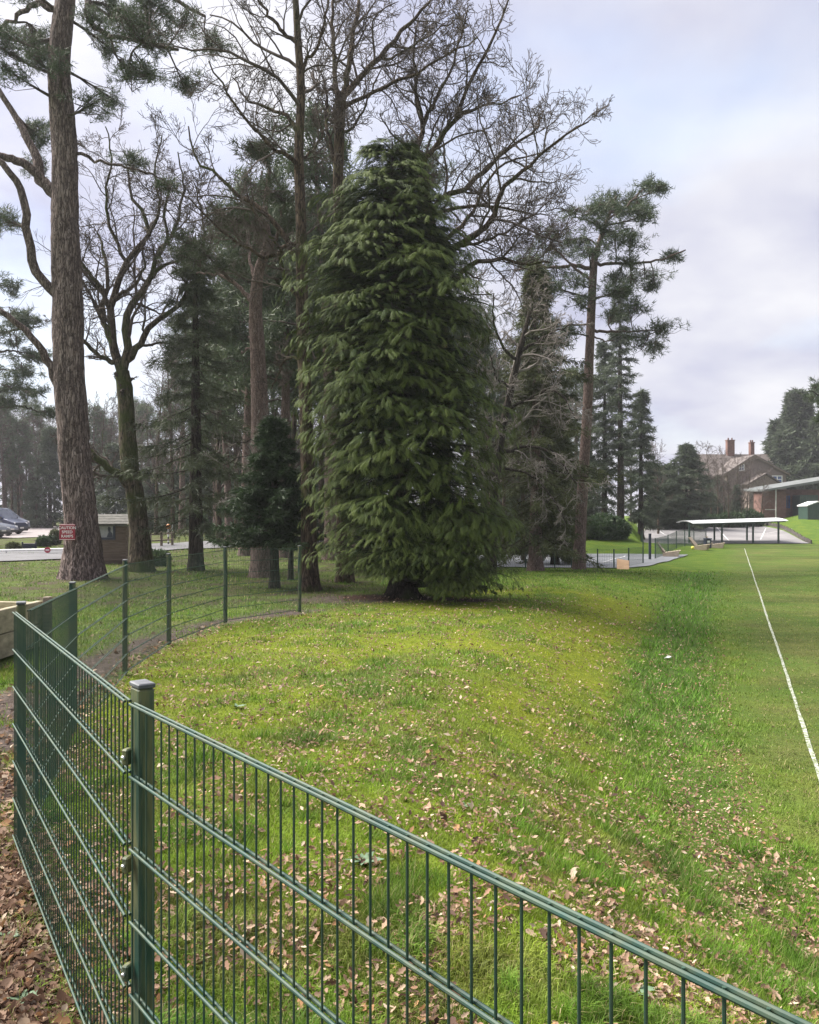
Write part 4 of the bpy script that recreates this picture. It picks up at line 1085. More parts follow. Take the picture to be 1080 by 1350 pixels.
# far pines standing behind the clearing: three built, the rest copies
def tall_pine(seed, h, spread, label, loc, bare_to=0.45, rmat=M_REDBARK, tr=0.3):
    rg = np.random.default_rng(seed)
    b0 = np.array([loc[0], loc[1], float(H(*loc)) - 0.05])
    t = thing('woodland_pine', label, 'tree', b0, 'pines of the wood behind the clearing')
    s = np.linspace(0, 1, 22); P = b0 + np.stack([rg.normal() * .8 * s ** 2, rg.normal() * .8 * s ** 2, h * s], 1)
    tube_obj('trunk', P, tr * (1 - 0.85 * s), 10, rmat, t, 0.1, seed, (0.4, 0.5, 5))
    wood, fol = Bits(), Bits()
    nb = 46
    zz = bare_to + (0.98 - bare_to) * (np.arange(nb) + rg.random(nb)) / nb
    az = np.arange(nb) * 2.4 + rg.random(nb)
    R = spread * np.sqrt(np.clip(1.08 - zz, 0.02, 1) / (1 - bare_to)) * (0.45 + 0.7 * rg.random(nb))
    p0 = np.stack([np.interp(zz, s, P[:, i]) for i in range(3)], 1)
    dv = np.stack([np.cos(az), np.sin(az), 0.35 + 0 * az], 1)
    K = 6; u = np.linspace(0, 1, K)[None, :, None]
    Pb = p0[:, None] + dv[:, None] * u * R[:, None, None]; Pb[..., 2] -= (u[..., 0] ** 2) * R[:, None] * 0.25
    Pb[:, 1:] += rg.normal(size=(nb, K - 1, 3)) * 0.12
    wood.tubes(Pb, np.linspace(0.06, 0.012, K)[None] * np.ones((nb, 1)), 4)
    c1, r1, l1 = grow(Pb, np.full((nb, K), 0.02), 6, 0.35, 1, 50, 0.35, 4, rg, 0.2, 0.05)
    wood.tubes(c1, np.full(r1.shape, 0.010), 3)
    tips = c1[:, [1, 2, 3, 3]].reshape(-1, 3); tips = np.repeat(tips, 3, 0) + rg.normal(size=(len(tips) * 3, 3)) * 0.22
    needle_tufts(fol, tips, np.tile([[0, 0, 0.6]], (len(tips), 1)) + rg.normal(size=tips.shape) * .3, 6, 0.34, 0.05, rg, 0.9)
    wood.put('branches', M_TWIG, t, True); fol.put('crown', M_PINE, t)
    return t
tp = [tall_pine(101, 18, 2.7, 'tall pine with a thick trunk just left of the cypress foot', wx(437, 34)),
      tall_pine(103, 17, 3.0, 'tall pine trunk behind the dark fir', wx(325, 37), 0.4),
      tall_pine(105, 15, 2.5, 'woodland pine rising behind the dark fir trunk', wx(376, 35.5), 0.5)]
GP = 'pines of the wood behind the clearing'
rg = np.random.default_rng(77)
more = [(302, 46, .8), (410, 44, 1.1), (470, 42, 1.2), (500, 48, 1.3), (560, 46, 1.05), (620, 50, 1.0), (350, 52, 1.15), (440, 56, 1.3), (285, 58, .8), (650, 60, 1.0), (720, 64, 0.95), (690, 72, 0.95), (240, 66, .95), (760, 78, .9)]
lab = ['woodland pine seen over the tip of the spruce', 'woodland pine behind the tall straight bare trunk', 'woodland pine behind the left shoulder of the cypress', 'tall woodland pine behind the cypress top', 'woodland pine hidden low behind the cypress middle',
       'woodland pine behind the right flank of the cypress', 'woodland pine behind the reddish trunked pine', 'far tall pine behind the bare oak on the left', 'far pine between the spruce and the fir', 'far pine behind the twiggy grey tree', 'far pine left of the lone leaning pine', 'far pine behind the olive conifer', 'far pine left of the spruce', 'far pine behind the lone leaning pine']
for i, ((px, Y, sc), lb) in enumerate(zip(more, lab)):
    x, y = wx(px, Y)
    copy_tree(tp[i % 3], (x, y, float(H(x, y)) - 0.05), rg.random() * 6.28, sc, lb, GP)

# dark evergreen belt and leafless woodland at the back, told apart tree by tree
def far_bare(seed, h, loc, label):
    rg = np.random.default_rng(seed)
    b0 = np.array([loc[0], loc[1], float(H(*loc)) - 0.05])
    t = thing('woodland_birch', label, 'tree', b0, 'leafless trees of the far wood')
    s = np.linspace(0, 1, 14); P = b0 + np.stack([rg.normal() * .5 * s ** 2, rg.normal() * .5 * s ** 2, h * s], 1)
    R = 0.17 * (1 - 0.9 * s)
    tube_obj('trunk', P, R, 8, M_BROWNBARK, t)
    bits = Bits(); A, Rr, L = P[None], R[None], np.array([h])
    for k, (nn_, lf, ang) in enumerate(((22, 0.26, 42), (7, 0.42, 45), (6, 0.5, 45))):
        A, Rr, L = grow(A, Rr, nn_, 0.22 if k == 0 else 0.15, 1, ang, lf, (7, 5, 4)[k], rg, 0.2, 0.10, 0.5, 0.4, 0, L)
        bits.tubes(A, Rr, 3, 0.014)
    bits.put('crown', M_TWIG, t, True)
    return t
fb = [far_bare(201, 13, wx(140, 92), 'leafless far tree seen just right of the thick pine trunk'), far_bare(203, 12, wx(42, 100), 'leafless far tree above the lamp post')]
fs = [conifer('woodland_spruce', 'dark far spruce left of the thick pine trunk', wx(66, 88), 11, lambda z: 2.6 * min(1, (1.02 - z) * 1.3), 211, 80, 0.05, 0.3, 0.5, 14, 0.5, 0.10, M_FARC, M_DARKBARK, 0.22, group='evergreens of the far wood'),
      conifer('woodland_spruce', 'dark far spruce behind the hut roof', wx(150, 80), 8.5, lambda z: 2.6 * min(1, (1.02 - z) * 1.6), 213, 80, 0.03, 0.3, 0.4, 14, 0.5, 0.10, M_FARC, M_DARKBARK, 0.2, group='evergreens of the far wood')]
rg = np.random.default_rng(99)
marks = [(-60, 'beyond the parked vehicles'), (34, 'behind the lamp post'), (80, 'behind the thick pine trunk'), (128, 'behind the hut'), (158, 'behind the forked bare tree'), (196, 'between forked tree and spruce'), (240, 'behind the spruce'), (280, 'between spruce and dark fir'), (318, 'behind the reddish trunked pine'), (358, 'behind the dark fir'), (395, 'behind the tall straight bare trunk'), (420, 'at the left edge of the cypress'), (470, 'behind the cypress'), (640, 'at the right edge of the cypress'), (672, 'behind the olive conifer'), (722, 'just left of the lone leaning pine'), (765, 'just right of the lone leaning pine'), (830, 'left of the playground'), (885, 'behind the playground hedge'), (930, 'left of the brick house'), (968, 'in front of the brick house')]
ORD = ['', 'second ', 'third ', 'fourth ', 'fifth ', 'sixth ', 'seventh ', 'eighth ']
def scatter(srcs, specs, group, word):
    seen = {}
    for i, (px, Y, sc) in enumerate(sorted(specs)):
        x, y = wx(px, Y)
        where = [m_[1] for m_ in marks if m_[0] <= px][-1]
        k = seen.get(where, 0); seen[where] = k + 1
        lb = (word + ' ' + where) if k == 0 else (ORD[k] + word + ' from the left ' + where)
        copy_tree(srcs[i % len(srcs)], (x, y, float(H(x, y)) - 0.05), rg.random() * 6.28, sc, lb, group)
scatter(fb, [(-30, 95, 1.1), (8, 104, 1.2), (25, 90, 1.0), (60, 110, 1.2), (118, 98, 1.1), (165, 88, .95), (185, 100, 1.1), (205, 84, 1.0), (225, 96, 1.1), (240, 82, 1), (265, 90, 1.1), (290, 84, 1.0), (312, 90, 1.1), (330, 78, 1.0), (350, 88, 1.0), (372, 82, 1.0), (392, 88, 1.1), (418, 80, 1.0), (430, 92, 1.1), (640, 88, 1), (668, 82, 1), (700, 95, 1.1), (735, 88, 1.0), (780, 96, 1), (868, 92, .75), (862, 110, .9), (925, 118, .85), (955, 112, .75), (972, 116, .7), (985, 120, .7), (1000, 124, .6), (832, 98, .9), (947, 108, .72), (961, 103, .62), (978, 106, .6), (1004, 112, .55), (938, 112, .8),
             (288, 48, 1.15), (313, 56, 1.3), (334, 46, 1.2), (366, 54, 1.35), (384, 48, 1.2), (424, 52, 1.3), (462, 50, 1.25), (642, 52, 1.0), (665, 58, 1.05), (228, 58, 1.0), (206, 64, 1.0), (690, 50, .95),
             (-10, 84, 1.0), (16, 98, 1.15), (34, 106, 1.1), (48, 88, .9), (72, 98, 1.0), (132, 86, 1.0), (150, 104, 1.2), (176, 80, .9)],
        'leafless trees of the far wood', 'slender leafless far tree')
scatter(fs, [(-40, 86, 1.1), (20, 112, 1.0), (45, 90, .6), (112, 110, 1.0), (172, 96, .8), (196, 76, .7), (212, 104, 1.0), (234, 72, .8), (252, 98, 1.0), (276, 74, .8), (296, 96, 1.1), (318, 70, .8), (338, 98, 1.1), (360, 72, .8), (384, 98, 1.1), (402, 70, .85), (426, 74, .8), (446, 98, 1.1), (640, 74, .9), (664, 92, 1.1), (684, 70, .8), (708, 86, 1.0), (742, 76, .8), (772, 88, .9), (862, 100, .75), (930, 122, .8), (955, 126, .75), (946, 116, .62), (972, 112, .5)],
        'evergreens of the far wood', 'dark bushy far evergreen')
scatter(tp, [(-20, 92, .9), (6, 88, .8), (28, 96, .85), (50, 104, .9), (122, 92, .8), (142, 100, .9), (170, 106, .9), (198, 96, .85)],
        GP, 'thin trunked far pine')

# ------------------------------------------------------------------ shrubs
def shrub(name, label, base, lobes, seed, n=2600, ls=0.16, mat=M_SHRUB, cat='shrub', group=None):
    """lobes: (dx, dy, dz, rx, ry, rz) in metres from the base"""
    rg = np.random.default_rng(seed)
    b0 = np.array([base[0], base[1], float(H(*base)) - 0.03])
    t = thing(name, label, cat, b0, group)
    fol, wood = Bits(), Bits()
    vol = np.array([l_[3] * l_[4] * l_[5] for l_ in lobes]) ** 0.67; vol /= vol.sum()
    for l_, w in zip(lobes, vol):
        k = int(n * w); c = b0 + np.array(l_[:3]); r = np.array(l_[3:])
        v = nrm(rg.normal(size=(k, 3))); lum = 0.8 + 0.4 * fbm(v[:, 0] * 3 + 9, v[:, 1] * 3 + v[:, 2] * 2 + 9, seed, 3)
        p = c + v * r * (0.55 + 0.45 * rg.random((k, 1)) ** 0.5) * lum[:, None]
        p[:, 2] = np.maximum(p[:, 2], H(p[:, 0], p[:, 1]) + 0.02)
        needle_tufts(fol, p, v + np.array([0, 0, .3]), 5, ls, ls * 0.42, rg, 0.8, np.clip(0.3 + 0.5 * (lum - .8) + 0.4 * rg.random(k), 0, 1), 0.15)
        st = np.stack([np.tile(b0, (8, 1)) + rg.normal(size=(8, 3)) * .1 * [1, 1, 0], c + nrm(rg.normal(size=(8, 3))) * r * .7], 1)
        wood.tubes(st, np.tile([[0.03, 0.01]], (8, 1)), 4)
    wood.put('stems', M_DARKBARK, t); fol.put('crown', mat, t)
    return t
shrub('rhododendron', 'rounded dark evergreen shrub on the bank behind the court', wx(797, 66), [(0, 0, .9, 1.9, 1.6, 1.1), (-1.2, .3, .7, 1.1, 1.2, .8), (1.0, -.2, .8, 1.0, 1.0, .8)], 301, 1800, 0.26)
for i, (px, Y, w, h_, lb) in enumerate([(962, 104, 2.6, 1.7, 'laurel bush in front of the brick house'), (988, 106, 2.4, 2.0, 'largest laurel bush beside the shelter post'), (938, 105, 2.2, 1.4, 'low laurel bush behind the netball post'), (905, 107, 2.6, 1.2, 'dark low hedge bush at the back of the playground'), (875, 108, 2.4, 1.3, 'dark hedge bush by the far corner of the playground')]):
    shrub('laurel_bush', lb, wx(px, Y), [(0, 0, h_ * .5, w * .6, 1.4, h_ * .62), (w * .4, .2, h_ * .4, w * .4, 1.2, h_ * .5), (-w * .4, 0, h_ * .4, w * .4, 1.2, h_ * .45)], 310 + i, 1100, 0.38, group='laurels behind the playground')
for i, (px, Y, w, h_, lb, mt) in enumerate([(57, 45.5, .38, .55, 'rounded shrub beside the navy notice board', M_SHRUB), (67, 47, .28, .5, 'small clipped dark bush behind the barrier', M_FIR), (73, 48, .35, .8, 'brownish twiggy shrub left of the thick pine', M_YEW), (18, 42, .32, .32, 'low brown shrub left of the notice board', M_YEW), (203, 31, .6, .55, 'low ivy clump at the foot of the forked bare tree', M_SHRUB), (318, 60, 1.6, 1.4, 'dark evergreen bush beyond the road behind the trunks', M_FIR), (290, 56, 1.0, 1.0, 'evergreen bush behind the spruce trunk', M_SHRUB), (250, 70, 1.5, 2.0, 'evergreen bush at the far side of the road lawn', M_SHRUB), (675, 62, 1.6, 1.5, 'low evergreen bush behind the court fence', M_FIR)]):
    shrub('shrub', lb, wx(px, Y), [(0, 0, h_ * .5, w, w * .8, h_ * .6), (w * .5, 0, h_ * .4, w * .5, w * .5, h_ * .45)], 330 + i, 500, 0.13 if Y < 50 else .25, mt)

# ------------------------------------------------------------------ the sign on the pine
def text_mesh(body, size, mat, name):
    c = bpy.data.curves.new(name, 'FONT'); c.body = body; c.size = size
    c.align_x = 'CENTER'; c.align_y = 'CENTER'; c.extrude = 0.002; c.offset = size * 0.012
    o = bpy.data.objects.new(name, c); COL.objects.link(o)
    dg = bpy.context.evaluated_depsgraph_get()
    me = bpy.data.meshes.new_from_object(o.evaluated_get(dg)); me.name = name
    bpy.data.objects.remove(o); me.materials.clear(); me.materials.append(mat)
    return me
import mathutils
def sign_on_pine():
    Y = 24.32; c = W(88.8, 701.5, Y); s = 0.47
    t = thing('warning_sign', 'square red sign lettered CAUTION SPEED RAMPS on the pine trunk', 'sign', c)
    mb = MB(); mb.box(c, (s, 0.02, s), 0, 0.004); mb.put('plate', M_RED, t)
    fr = MB(); k = 0.012
    for dx, dz, w, h in ((0, s / 2 - .018, s, k), (0, -s / 2 + .018, s, k), (-s / 2 + .018, 0, k, s - 2 * .028), (s / 2 - .018, 0, k, s - 2 * .028)):
        fr.box(c + np.array([dx, -0.0125, dz]), (w - .012, 0.006, h))
    fr.put('border', M_SIGNW, t)
    for i, wd_ in enumerate(('CAUTION', 'SPEED', 'RAMPS')):
        me = text_mesh(wd_, 0.118, M_SIGNW, 'lettering')
        o = bpy.data.objects.new('lettering', me); link(o, t)
        o.location = (0, -0.0125, 0.125 - i * 0.125); o.rotation_euler = (radians(90), 0, 0)
    bk = MB(); bk.box(c + np.array([0.10, 0.16, 0]), (0.22, 0.30, 0.10)); bk.put('mounting_block', M_TIMBER, t)
sign_on_pine()

# ------------------------------------------------------------------ gate hut
def hut():
    Y = 31.5; x0, x1 = (112 - 540) / F * Y, (167 - 540) / F * Y
    zb = float(H((x0 + x1) / 2, Y)) - 0.02; zt_ = EYE - (692 - HY) / F * Y
    t = thing('gate_hut', 'brown timber clad gate hut behind the thick pine trunk', 'hut', ((x0 + x1) / 2, Y, zb))
    D = 1.9
    wl_ = MB(); wl_.box(((x0 + x1) / 2, Y + D / 2 + 0.03, (zb + zt_) / 2), (x1 - x0 - 0.06, D - .06, zt_ - zb)); wl_.put('wall', M_HUT, t)
    nbd = 14; hb = (zt_ - zb - 0.14) / nbd
    wxa, wxb = (128 - 540) / F * Y, (151 - 540) / F * Y
    wza, wzb = EYE - (710 - HY) / F * Y, EYE - (690 - HY) / F * Y
    for i in range(nbd):
        z = zb + 0.14 + hb * (i + .5)
        segs = [(x0, x1)]
        if z + hb * .4 > wza: segs = [(x0, wxa), (wxb, x1)]
        for a, c in segs:
            k = MB(); T = radians(14)
            Mx = [[1, 0, 0], [0, cos(T), -sin(T)], [0, sin(T), cos(T)]]
            k.box(((a + c) / 2, Y - 0.014, z), (c - a, 0.024, hb * 1.06), 0, 0.003, Mx); k.put('board', M_HUT, t)
        k = MB(); Mx = [[cos(T), 0, -sin(T)], [0, 1, 0], [sin(T), 0, cos(T)]]
        k.box((x1 + .012, Y + D / 2, z), (0.02, D, hb * 1.08), 0, 0.003, [[cos(-T), 0, -sin(-T)], [0, 1, 0], [sin(-T), 0, cos(-T)]]); k.put('board', M_HUT, t)
    for cx in (x1 + .015,):
        k = MB(); k.box((cx, Y - .02, (zb + zt_) / 2), (0.07, 0.07, zt_ - zb), 0, .005); k.put('corner_post', M_HUT, t)
    wf = MB(); e = 0.085
    wf.box(((wxa + wxb) / 2, Y - .02, wza), (wxb - wxa + e, .07, e)); wf.box(((wxa + wxb) / 2, Y - .02, wzb), (wxb - wxa + e, .07, e))
    wf.box((wxa, Y - .02, (wza + wzb) / 2), (e, .068, wzb - wza - e)); wf.box((wxb, Y - .02, (wza + wzb) / 2), (e, .068, wzb - wza - e))
    o = wf.put('window', M_NAVY, t)
    g = MB(); g.box(((wxa + wxb) / 2, Y - .008, (wza + wzb) / 2), (wxb - wxa - e, .012, wzb - wza - e)); g.put('pane', M_PALEPANE, o)
    c_ = MB(); c_.prism([(wxb - .30, wza + .05), (wxb - .06, wza + .05), (wxb - .08, wza + .2), (wxb - .15, wza + .28), (wxb - .14, wza + .42), (wxb - .22, wza + .46), (wxb - .26, wza + .38), (wxb - .22, wza + .24)], 'y', Y - .018, Y - .0145); c_.put('dark_silhouette', M_NAVY, o)  # dark person-like silhouette added over the pane
    # pitched roof, ridge along x
    rp = [(Y - 0.22, zt_ - 0.05), (Y + D / 2, zt_ + 0.32), (Y + D + .22, zt_ - 0.05), (Y + D + .22, zt_ + 0.02), (Y + D / 2, zt_ + 0.40), (Y - 0.22, zt_ + 0.02)]
    r_ = MB(); r_.prism(rp, 'x', x0 - .1, x1 + .12); ro = r_.put('roof', M_SHINGLE, t)
    for i in range(4):
        s = i / 4; k = MB(); T = math.atan2(0.37, D / 2 + .22)
        yy = Y - .22 + (D / 2 + .22) * (s + .125); z = zt_ + .035 + .38 * (s + .125)
        Mx = [[1, 0, 0], [0, cos(T * .93), -sin(T * .93)], [0, sin(T * .93), cos(T * .93)]]
        k.box(((x0 + x1) / 2 + .01, yy, z), (x1 - x0 + .24, .30, .018), 0, 0, Mx); k.put('shingle_course', M_SHINGLE, ro)
    fa = MB(); fa.box((x1 + .13, Y + .2, zt_ + .14), (.02, 1.0, .09), 0, 0, [[1, 0, 0], [0, cos(.33), -sin(.33)], [0, sin(.33), cos(.33)]]); fa.put('barge_board', M_HUT, ro)
hut()

# ------------------------------------------------------------------ entrance: barrier, notice board, lamp post, cabinet, beacon
def barrier():
    Y = 38.0; a = W(-60, 731, Y); c = W(98, 722, Y)
    y0 = EYE - (726.5 - HY) / F * Y
    t = thing('barrier_arm', 'white road barrier arm with a red disc in front of the car park', 'barrier', (c[0], Y, float(H(c[0], Y))))
    m_ = MB(); m_.tube([(a[0], Y, y0 - 0.02), (c[0], Y, y0 + 0.1)], 0.05, 8); m_.put('arm', M_WHITE, t)
    d = W(63.5, 725, Y); k = MB(); k.tube([(d[0], Y - .06, d[2]), (d[0], Y - .08, d[2])], 0.14, 24); o = k.put('disc', M_RED, t)
    k = MB(); k.box((d[0], Y - .083, d[2]), (.17, .004, .05)); k.put('bar_mark', M_SIGNW, o)
    k = MB(); k.box((c[0] + .1, Y, float(H(c[0], Y)) + .5), (.3, .35, 1.05), 0, .03); k.put('motor_housing', M_WHITE, t)
    k = MB(); k.tube([(a[0] + 2.4, Y, float(H(a[0], Y))), (a[0] + 2.4, Y, y0)], .03, 8); k.put('rest_post', M_WHITE, t)
barrier()
def notice_board():
    Y = 43.0; a, c = W(29.5, 724, Y), W(47.5, 724, Y); g = float(H(a[0], Y))
    t = thing('notice_board', 'navy notice board on two posts behind the barrier', 'sign', ((a[0] + c[0]) / 2, Y, g))
    zt_, zb = EYE - (716.5 - HY) / F * Y, EYE - (724 - HY) / F * Y
    for x in (a[0], c[0]):
        k = MB(); k.box((x, Y, (g + zt_ + .06) / 2), (.07, .07, zt_ - g + .12), 0, .01); k.put('post', M_NAVY, t)
    k = MB(); k.box(((a[0] + c[0]) / 2, Y - .01, (zt_ + zb) / 2), (c[0] - a[0] - .08, .04, zt_ - zb), 0, .006); k.put('board', M_NAVY, t)
notice_board()
def lamp_post():
    Y = 92.0; p = W(57.5, 695, Y); g = float(H(p[0], Y)); top = W(57.5, 649, Y)[2]
    t = thing('lamp_post', 'slim pale lamp post with a small head beside the cabinet', 'lamp post', (p[0], Y, g))
    k = MB(); k.tube([(p[0], Y, g), (p[0], Y, top - .4)], [.085, .06], 8); k.put('pole', M_CONC, t)
    k = MB(); k.box((p[0], Y, top - .28), (.28, .28, .3), 0, .06); k.put('lantern', M_WHITE, t)
    k = MB(); k.tube([(p[0] - .3, Y, top - .62), (p[0] + .3, Y, top - .62)], .09, 8); k.put('floodlight', M_WHITE, t)
    k = MB(); k.tube([(p[0], Y, top - .12), (p[0], Y, top)], [.05, .03], 8); k.put('finial', M_WHITE, t)
lamp_post()
def cabinet():
    Y = 90.0; p = W(58.5, 694, Y); g = float(H(p[0], Y))
    t = thing('utility_cabinet', 'cream utility cabinet at the back of the car park', 'cabinet', (p[0], Y, g))
    k = MB(); k.box((p[0], Y, g + .5), (1.25, .6, 1.0), 0, .02); k.put('body', M_CONC, t)
    k = MB(); k.box((p[0], Y, g + 1.02), (1.32, .68, .05), 0, .015); k.put('lid', M_CONC, t)
    for s in (-1, 1):
        k = MB(); k.box((p[0] + s * .3, Y - .305, g + .48), (.56, .02, .85), 0, .008); k.put('door', M_CONC, t)
cabinet()
def beacon():
    Y = 47.0; p = W(222, 726, Y); g = float(H(p[0], Y)); top = W(222, 694, Y)[2]
    t = thing('crossing_beacon', 'black and white striped beacon with an amber globe', 'beacon', (p[0], Y, g))
    n_ = 6; h = (top - .15 - g) / n_
    for i in range(n_):
        k = MB(); k.tube([(p[0], Y, g + i * h), (p[0], Y, g + (i + 1) * h)], .045, 10); k.put('band', M_WHITE if i % 2 else M_BLACK, t)
    gs = []
    mb = MB(); a = np.linspace(-pi / 2, pi / 2, 9); mb.tube([(p[0], Y, top + .14 * sin(q)) for q in a], [.14 * cos(q) + .002 for q in a], 14); mb.put('globe', M_AMBER, t, True)
beacon()
def white_post():
    Y = 55.0; p = W(227.5, 706, Y); g = float(H(p[0], Y))
    t = thing('marker_post', 'plain white post just right of the beacon', 'post', (p[0], Y, g))
    k = MB(); k.tube([(p[0], Y, g), (p[0], Y, g + .95)], .045, 8); k.put('shaft', M_WHITE, t)
    k = MB(); k.tube([(p[0], Y, g + .95), (p[0], Y, g + 1.0)], [.045, .02], 8); k.put('top', M_WHITE, t)
white_post()
def rail_fence():
    Y = 44.0; a, c = W(198, 712, Y), W(213, 719, Y)
    t = thing('rail_fence', 'short timber rail fence left of the beacon', 'fence', (a[0], Y, float(H(a[0], Y))))
    for s in (0, .5, 1):
        x = a[0] + (c[0] - a[0]) * s; y = Y + s * 2; g = float(H(x, y)); k = MB(); k.box((x, y, g + .42), (.12, .12, .84), 0, .01); k.put('post', M_TIMBER, t)
    for h in (.35, .7):
        k = MB(); k.tube([(a[0], Y, float(H(a[0], Y)) + h), (c[0], Y + 2, float(H(c[0], Y + 2)) + h)], .045, 6); k.put('rail', M_TIMBER, t)
rail_fence()

# ------------------------------------------------------------------ timber planter wall at the left
def planter():
    t = thing('timber_planter', 'low pale timber retaining wall at the left edge beside the path', 'retaining wall', (-5.0, 10.5, 0))
    def wall(p, q, zt0, zt1):
        p = np.array(p, float); q = np.array(q, float); d = q - p; L = np.hypot(*d); rz = math.atan2(d[1], d[0])
        for kx in range(2):
            for j in range(2):
                s = (j + .5) / 2; c = p + d * s; zt_ = zt0 + (zt1 - zt0) * s
                k = MB(); k.box((c[0], c[1], zt_ - .15 - kx * .31), (L / 2 - .012, .09, .30), rz, .008); k.put('sleeper', M_SLEEPER, t)
    wall((-5.15, 7.4), (-5.10, 11.3), .58, .58)
    wall((-5.10, 11.35), (-7.6, 11.9), .55, .55)
    for x, y in ((-5.01, 9.35), (-5.0, 11.25), (-5.05, 7.5)):
        k = MB(); k.box((x + .03, y, .30), (.10, .10, .68), 0, .01); k.put('post', M_TIMBER, t)
planter()
obj('planter_soil', mesh_np('planter_soil', np.array([(-7.6, 7.0, .40), (-5.2, 7.4, .40), (-5.15, 11.3, .40), (-7.6, 11.85, .40)]), np.array([(0, 1, 2, 3)]), simple('dry_turf', (0.16, 0.15, 0.06), (0.26, 0.24, 0.11), 9, .95)))['kind'] = 'structure'

# ------------------------------------------------------------------ parked vehicles (noses to the right)
def vehicle(name, label, cat, front_px, Y, prof, glass_side, screen, width, paint, wheels, wr, lamp, belt, yaw=0.0):
    """prof: closed side outline (x back from the nose is negative, z up)"""
    fx = (front_px - 540) / F * Y; g = float(H(fx - 2, Y)) + 0.05
    t = thing(name, label, cat, (fx, Y, g), 'vehicles in the car park')
    def hw(z): return width / 2 * (1.0 if z < belt else 1 - 0.16 * (z - belt) / 0.7)
    n = len(prof); V = []
    for s, k in ((-1, 1.0), (-1, 0.86), (1, 0.86), (1, 1.0)):
        pass
    rows = []
    cx = np.mean([p[0] for p in prof]); cz = np.mean([p[1] for p in prof])
    for s, ins in ((-1, 0.93), (-1, 1.0), (1, 1.0), (1, 0.93)):
        for (x, z) in prof:
            xx = cx + (x - cx) * (ins if ins < 1 else 1); zz = cz + (z - cz) * (ins if ins < 1 else 1)
            y = s * hw(z) * (1.0 if ins < 1 else 0.93)
            V.append((fx + xx, Y + y, g + zz))
    mb = MB(); f = []
    for r in range(3):
        for i in range(n):
            j = (i + 1) % n; f.append((r * n + i, r * n + j, (r + 1) * n + j, (r + 1) * n + i))
    f.append(tuple(range(n))[::-1]); f.append(tuple(range(3 * n, 4 * n)))
    mb.add(V, f); mb.put('body', paint, t)
    for s in (-1, 1):
        mb = MB(); P_ = [(fx + x, Y + s * (hw(z) + 0.004), g + z) for x, z in glass_side]
        Q_ = [(p[0], p[1] + s * 0.008, p[2]) for p in P_]; k = len(P_)
        mb.add(P_ + Q_, [tuple(range(k)), tuple(range(k, 2 * k))] + [(i, (i + 1) % k, k + (i + 1) % k, k + i) for i in range(k)])
        mb.put('side_window', M_GLASS, t)
        for wx_ in wheels:
            mb = MB(); y0 = Y + s * (width / 2 - 0.20); y1 = Y + s * (width / 2 + 0.012)
            mb.tube([(fx + wx_, y0, g + wr), (fx + wx_, y0 + s * .03, g + wr), (fx + wx_, y1 - s * .03, g + wr), (fx + wx_, y1, g + wr)], [wr * .93, wr, wr, wr * .93], 20)
            o = mb.put('wheel', M_BLACK, t)
            mb = MB(); mb.tube([(fx + wx_, y1 - s * .01, g + wr), (fx + wx_, y1 + s * .012, g + wr)], wr * .62, 16); mb.put('rim', M_RIM, o)
        mb = MB(); mb.box((fx + lamp[0], Y + s * (width / 2 - .24), g + lamp[1]), (.16, .34, .17), s * -.35, .04); mb.put('headlight', M_LAMP, t)
        mb = MB(); mb.box((fx + screen[0][0] - .25, Y + s * (width / 2 + .10), g + belt + .10), (.12, .2, .14), 0, .03); mb.put('mirror', M_BLACK, t)
    (xa, za), (xb, zb) = screen
    mb = MB(); nx_, nz_ = -(zb - za), (xb - xa); L = math.hypot(nx_, nz_); ox, oz = -nx_ / L * -.012, nz_ / L * -.012
    if oz < 0: ox, oz = -ox, -oz
    P_ = [(fx + xa + ox, Y - hw(za) * .9, g + za + oz), (fx + xa + ox, Y + hw(za) * .9, g + za + oz), (fx + xb + ox, Y + hw(zb) * .88, g + zb + oz), (fx + xb + ox, Y - hw(zb) * .88, g + zb + oz)]
    Q_ = [(p[0] + .006, p[1], p[2] + .006) for p in P_]
    mb.add(P_ + Q_, [(0, 1, 2, 3), (4, 5, 6, 7)] + [(i, (i + 1) % 4, 4 + (i + 1) % 4, 4 + i) for i in range(4)]); mb.put('windscreen', M_GLASS, t)
    mb = MB(); mb.box((fx - .06, Y, g + .36), (.18, width * .92, .2), 0, .05); mb.put('bumper', M_BLACK, t)
    mb = MB(); mb.box((fx + .035, Y, g + .5), (.012, .5, .11)); mb.put('number_plate', M_SIGNW, t)
    if yaw: t.rotation_euler = (0, 0, yaw)
    return t
van = [(0.0, .35), (0.02, .62), (-.08, .92), (-.55, 1.12), (-.85, 1.22), (-1.75, 1.98), (-2.1, 2.08), (-4.9, 2.08), (-5.0, 1.9), (-5.0, .38), (-4.6, .28), (-.3, .26)]
vg = [(-1.05, 1.27), (-1.80, 1.86), (-2.35, 1.90), (-2.35, 1.27)]
carp = [(0.0, .34), (.03, .55), (-.10, .74), (-.9, .90), (-1.25, .95), (-1.95, 1.38), (-2.4, 1.47), (-3.3, 1.45), (-4.0, 1.05), (-4.15, .9), (-4.15, .36), (-3.8, .24), (-.3, .22)]
cg = [(-1.5, .97), (-2.05, 1.32), (-2.5, 1.40), (-3.2, 1.38), (-3.75, 1.02)]
vehicle('parked_van', 'silver blue van furthest back in the row at the left edge', 'van', 31.5, 70.5, van, vg, ((-.86, 1.22), (-1.73, 1.96)), 1.95, M_CARSILV, (-.85, -3.9), .34, (-.14, .86), 1.2, -.12)
vehicle('parked_van', 'dark navy van in front of the silver one at the left edge', 'van', 28.5, 65.5, van, vg, ((-.86, 1.22), (-1.73, 1.96)), 1.95, M_CARBLUE, (-.85, -3.9), .34, (-.14, .86), 1.2, -.12)
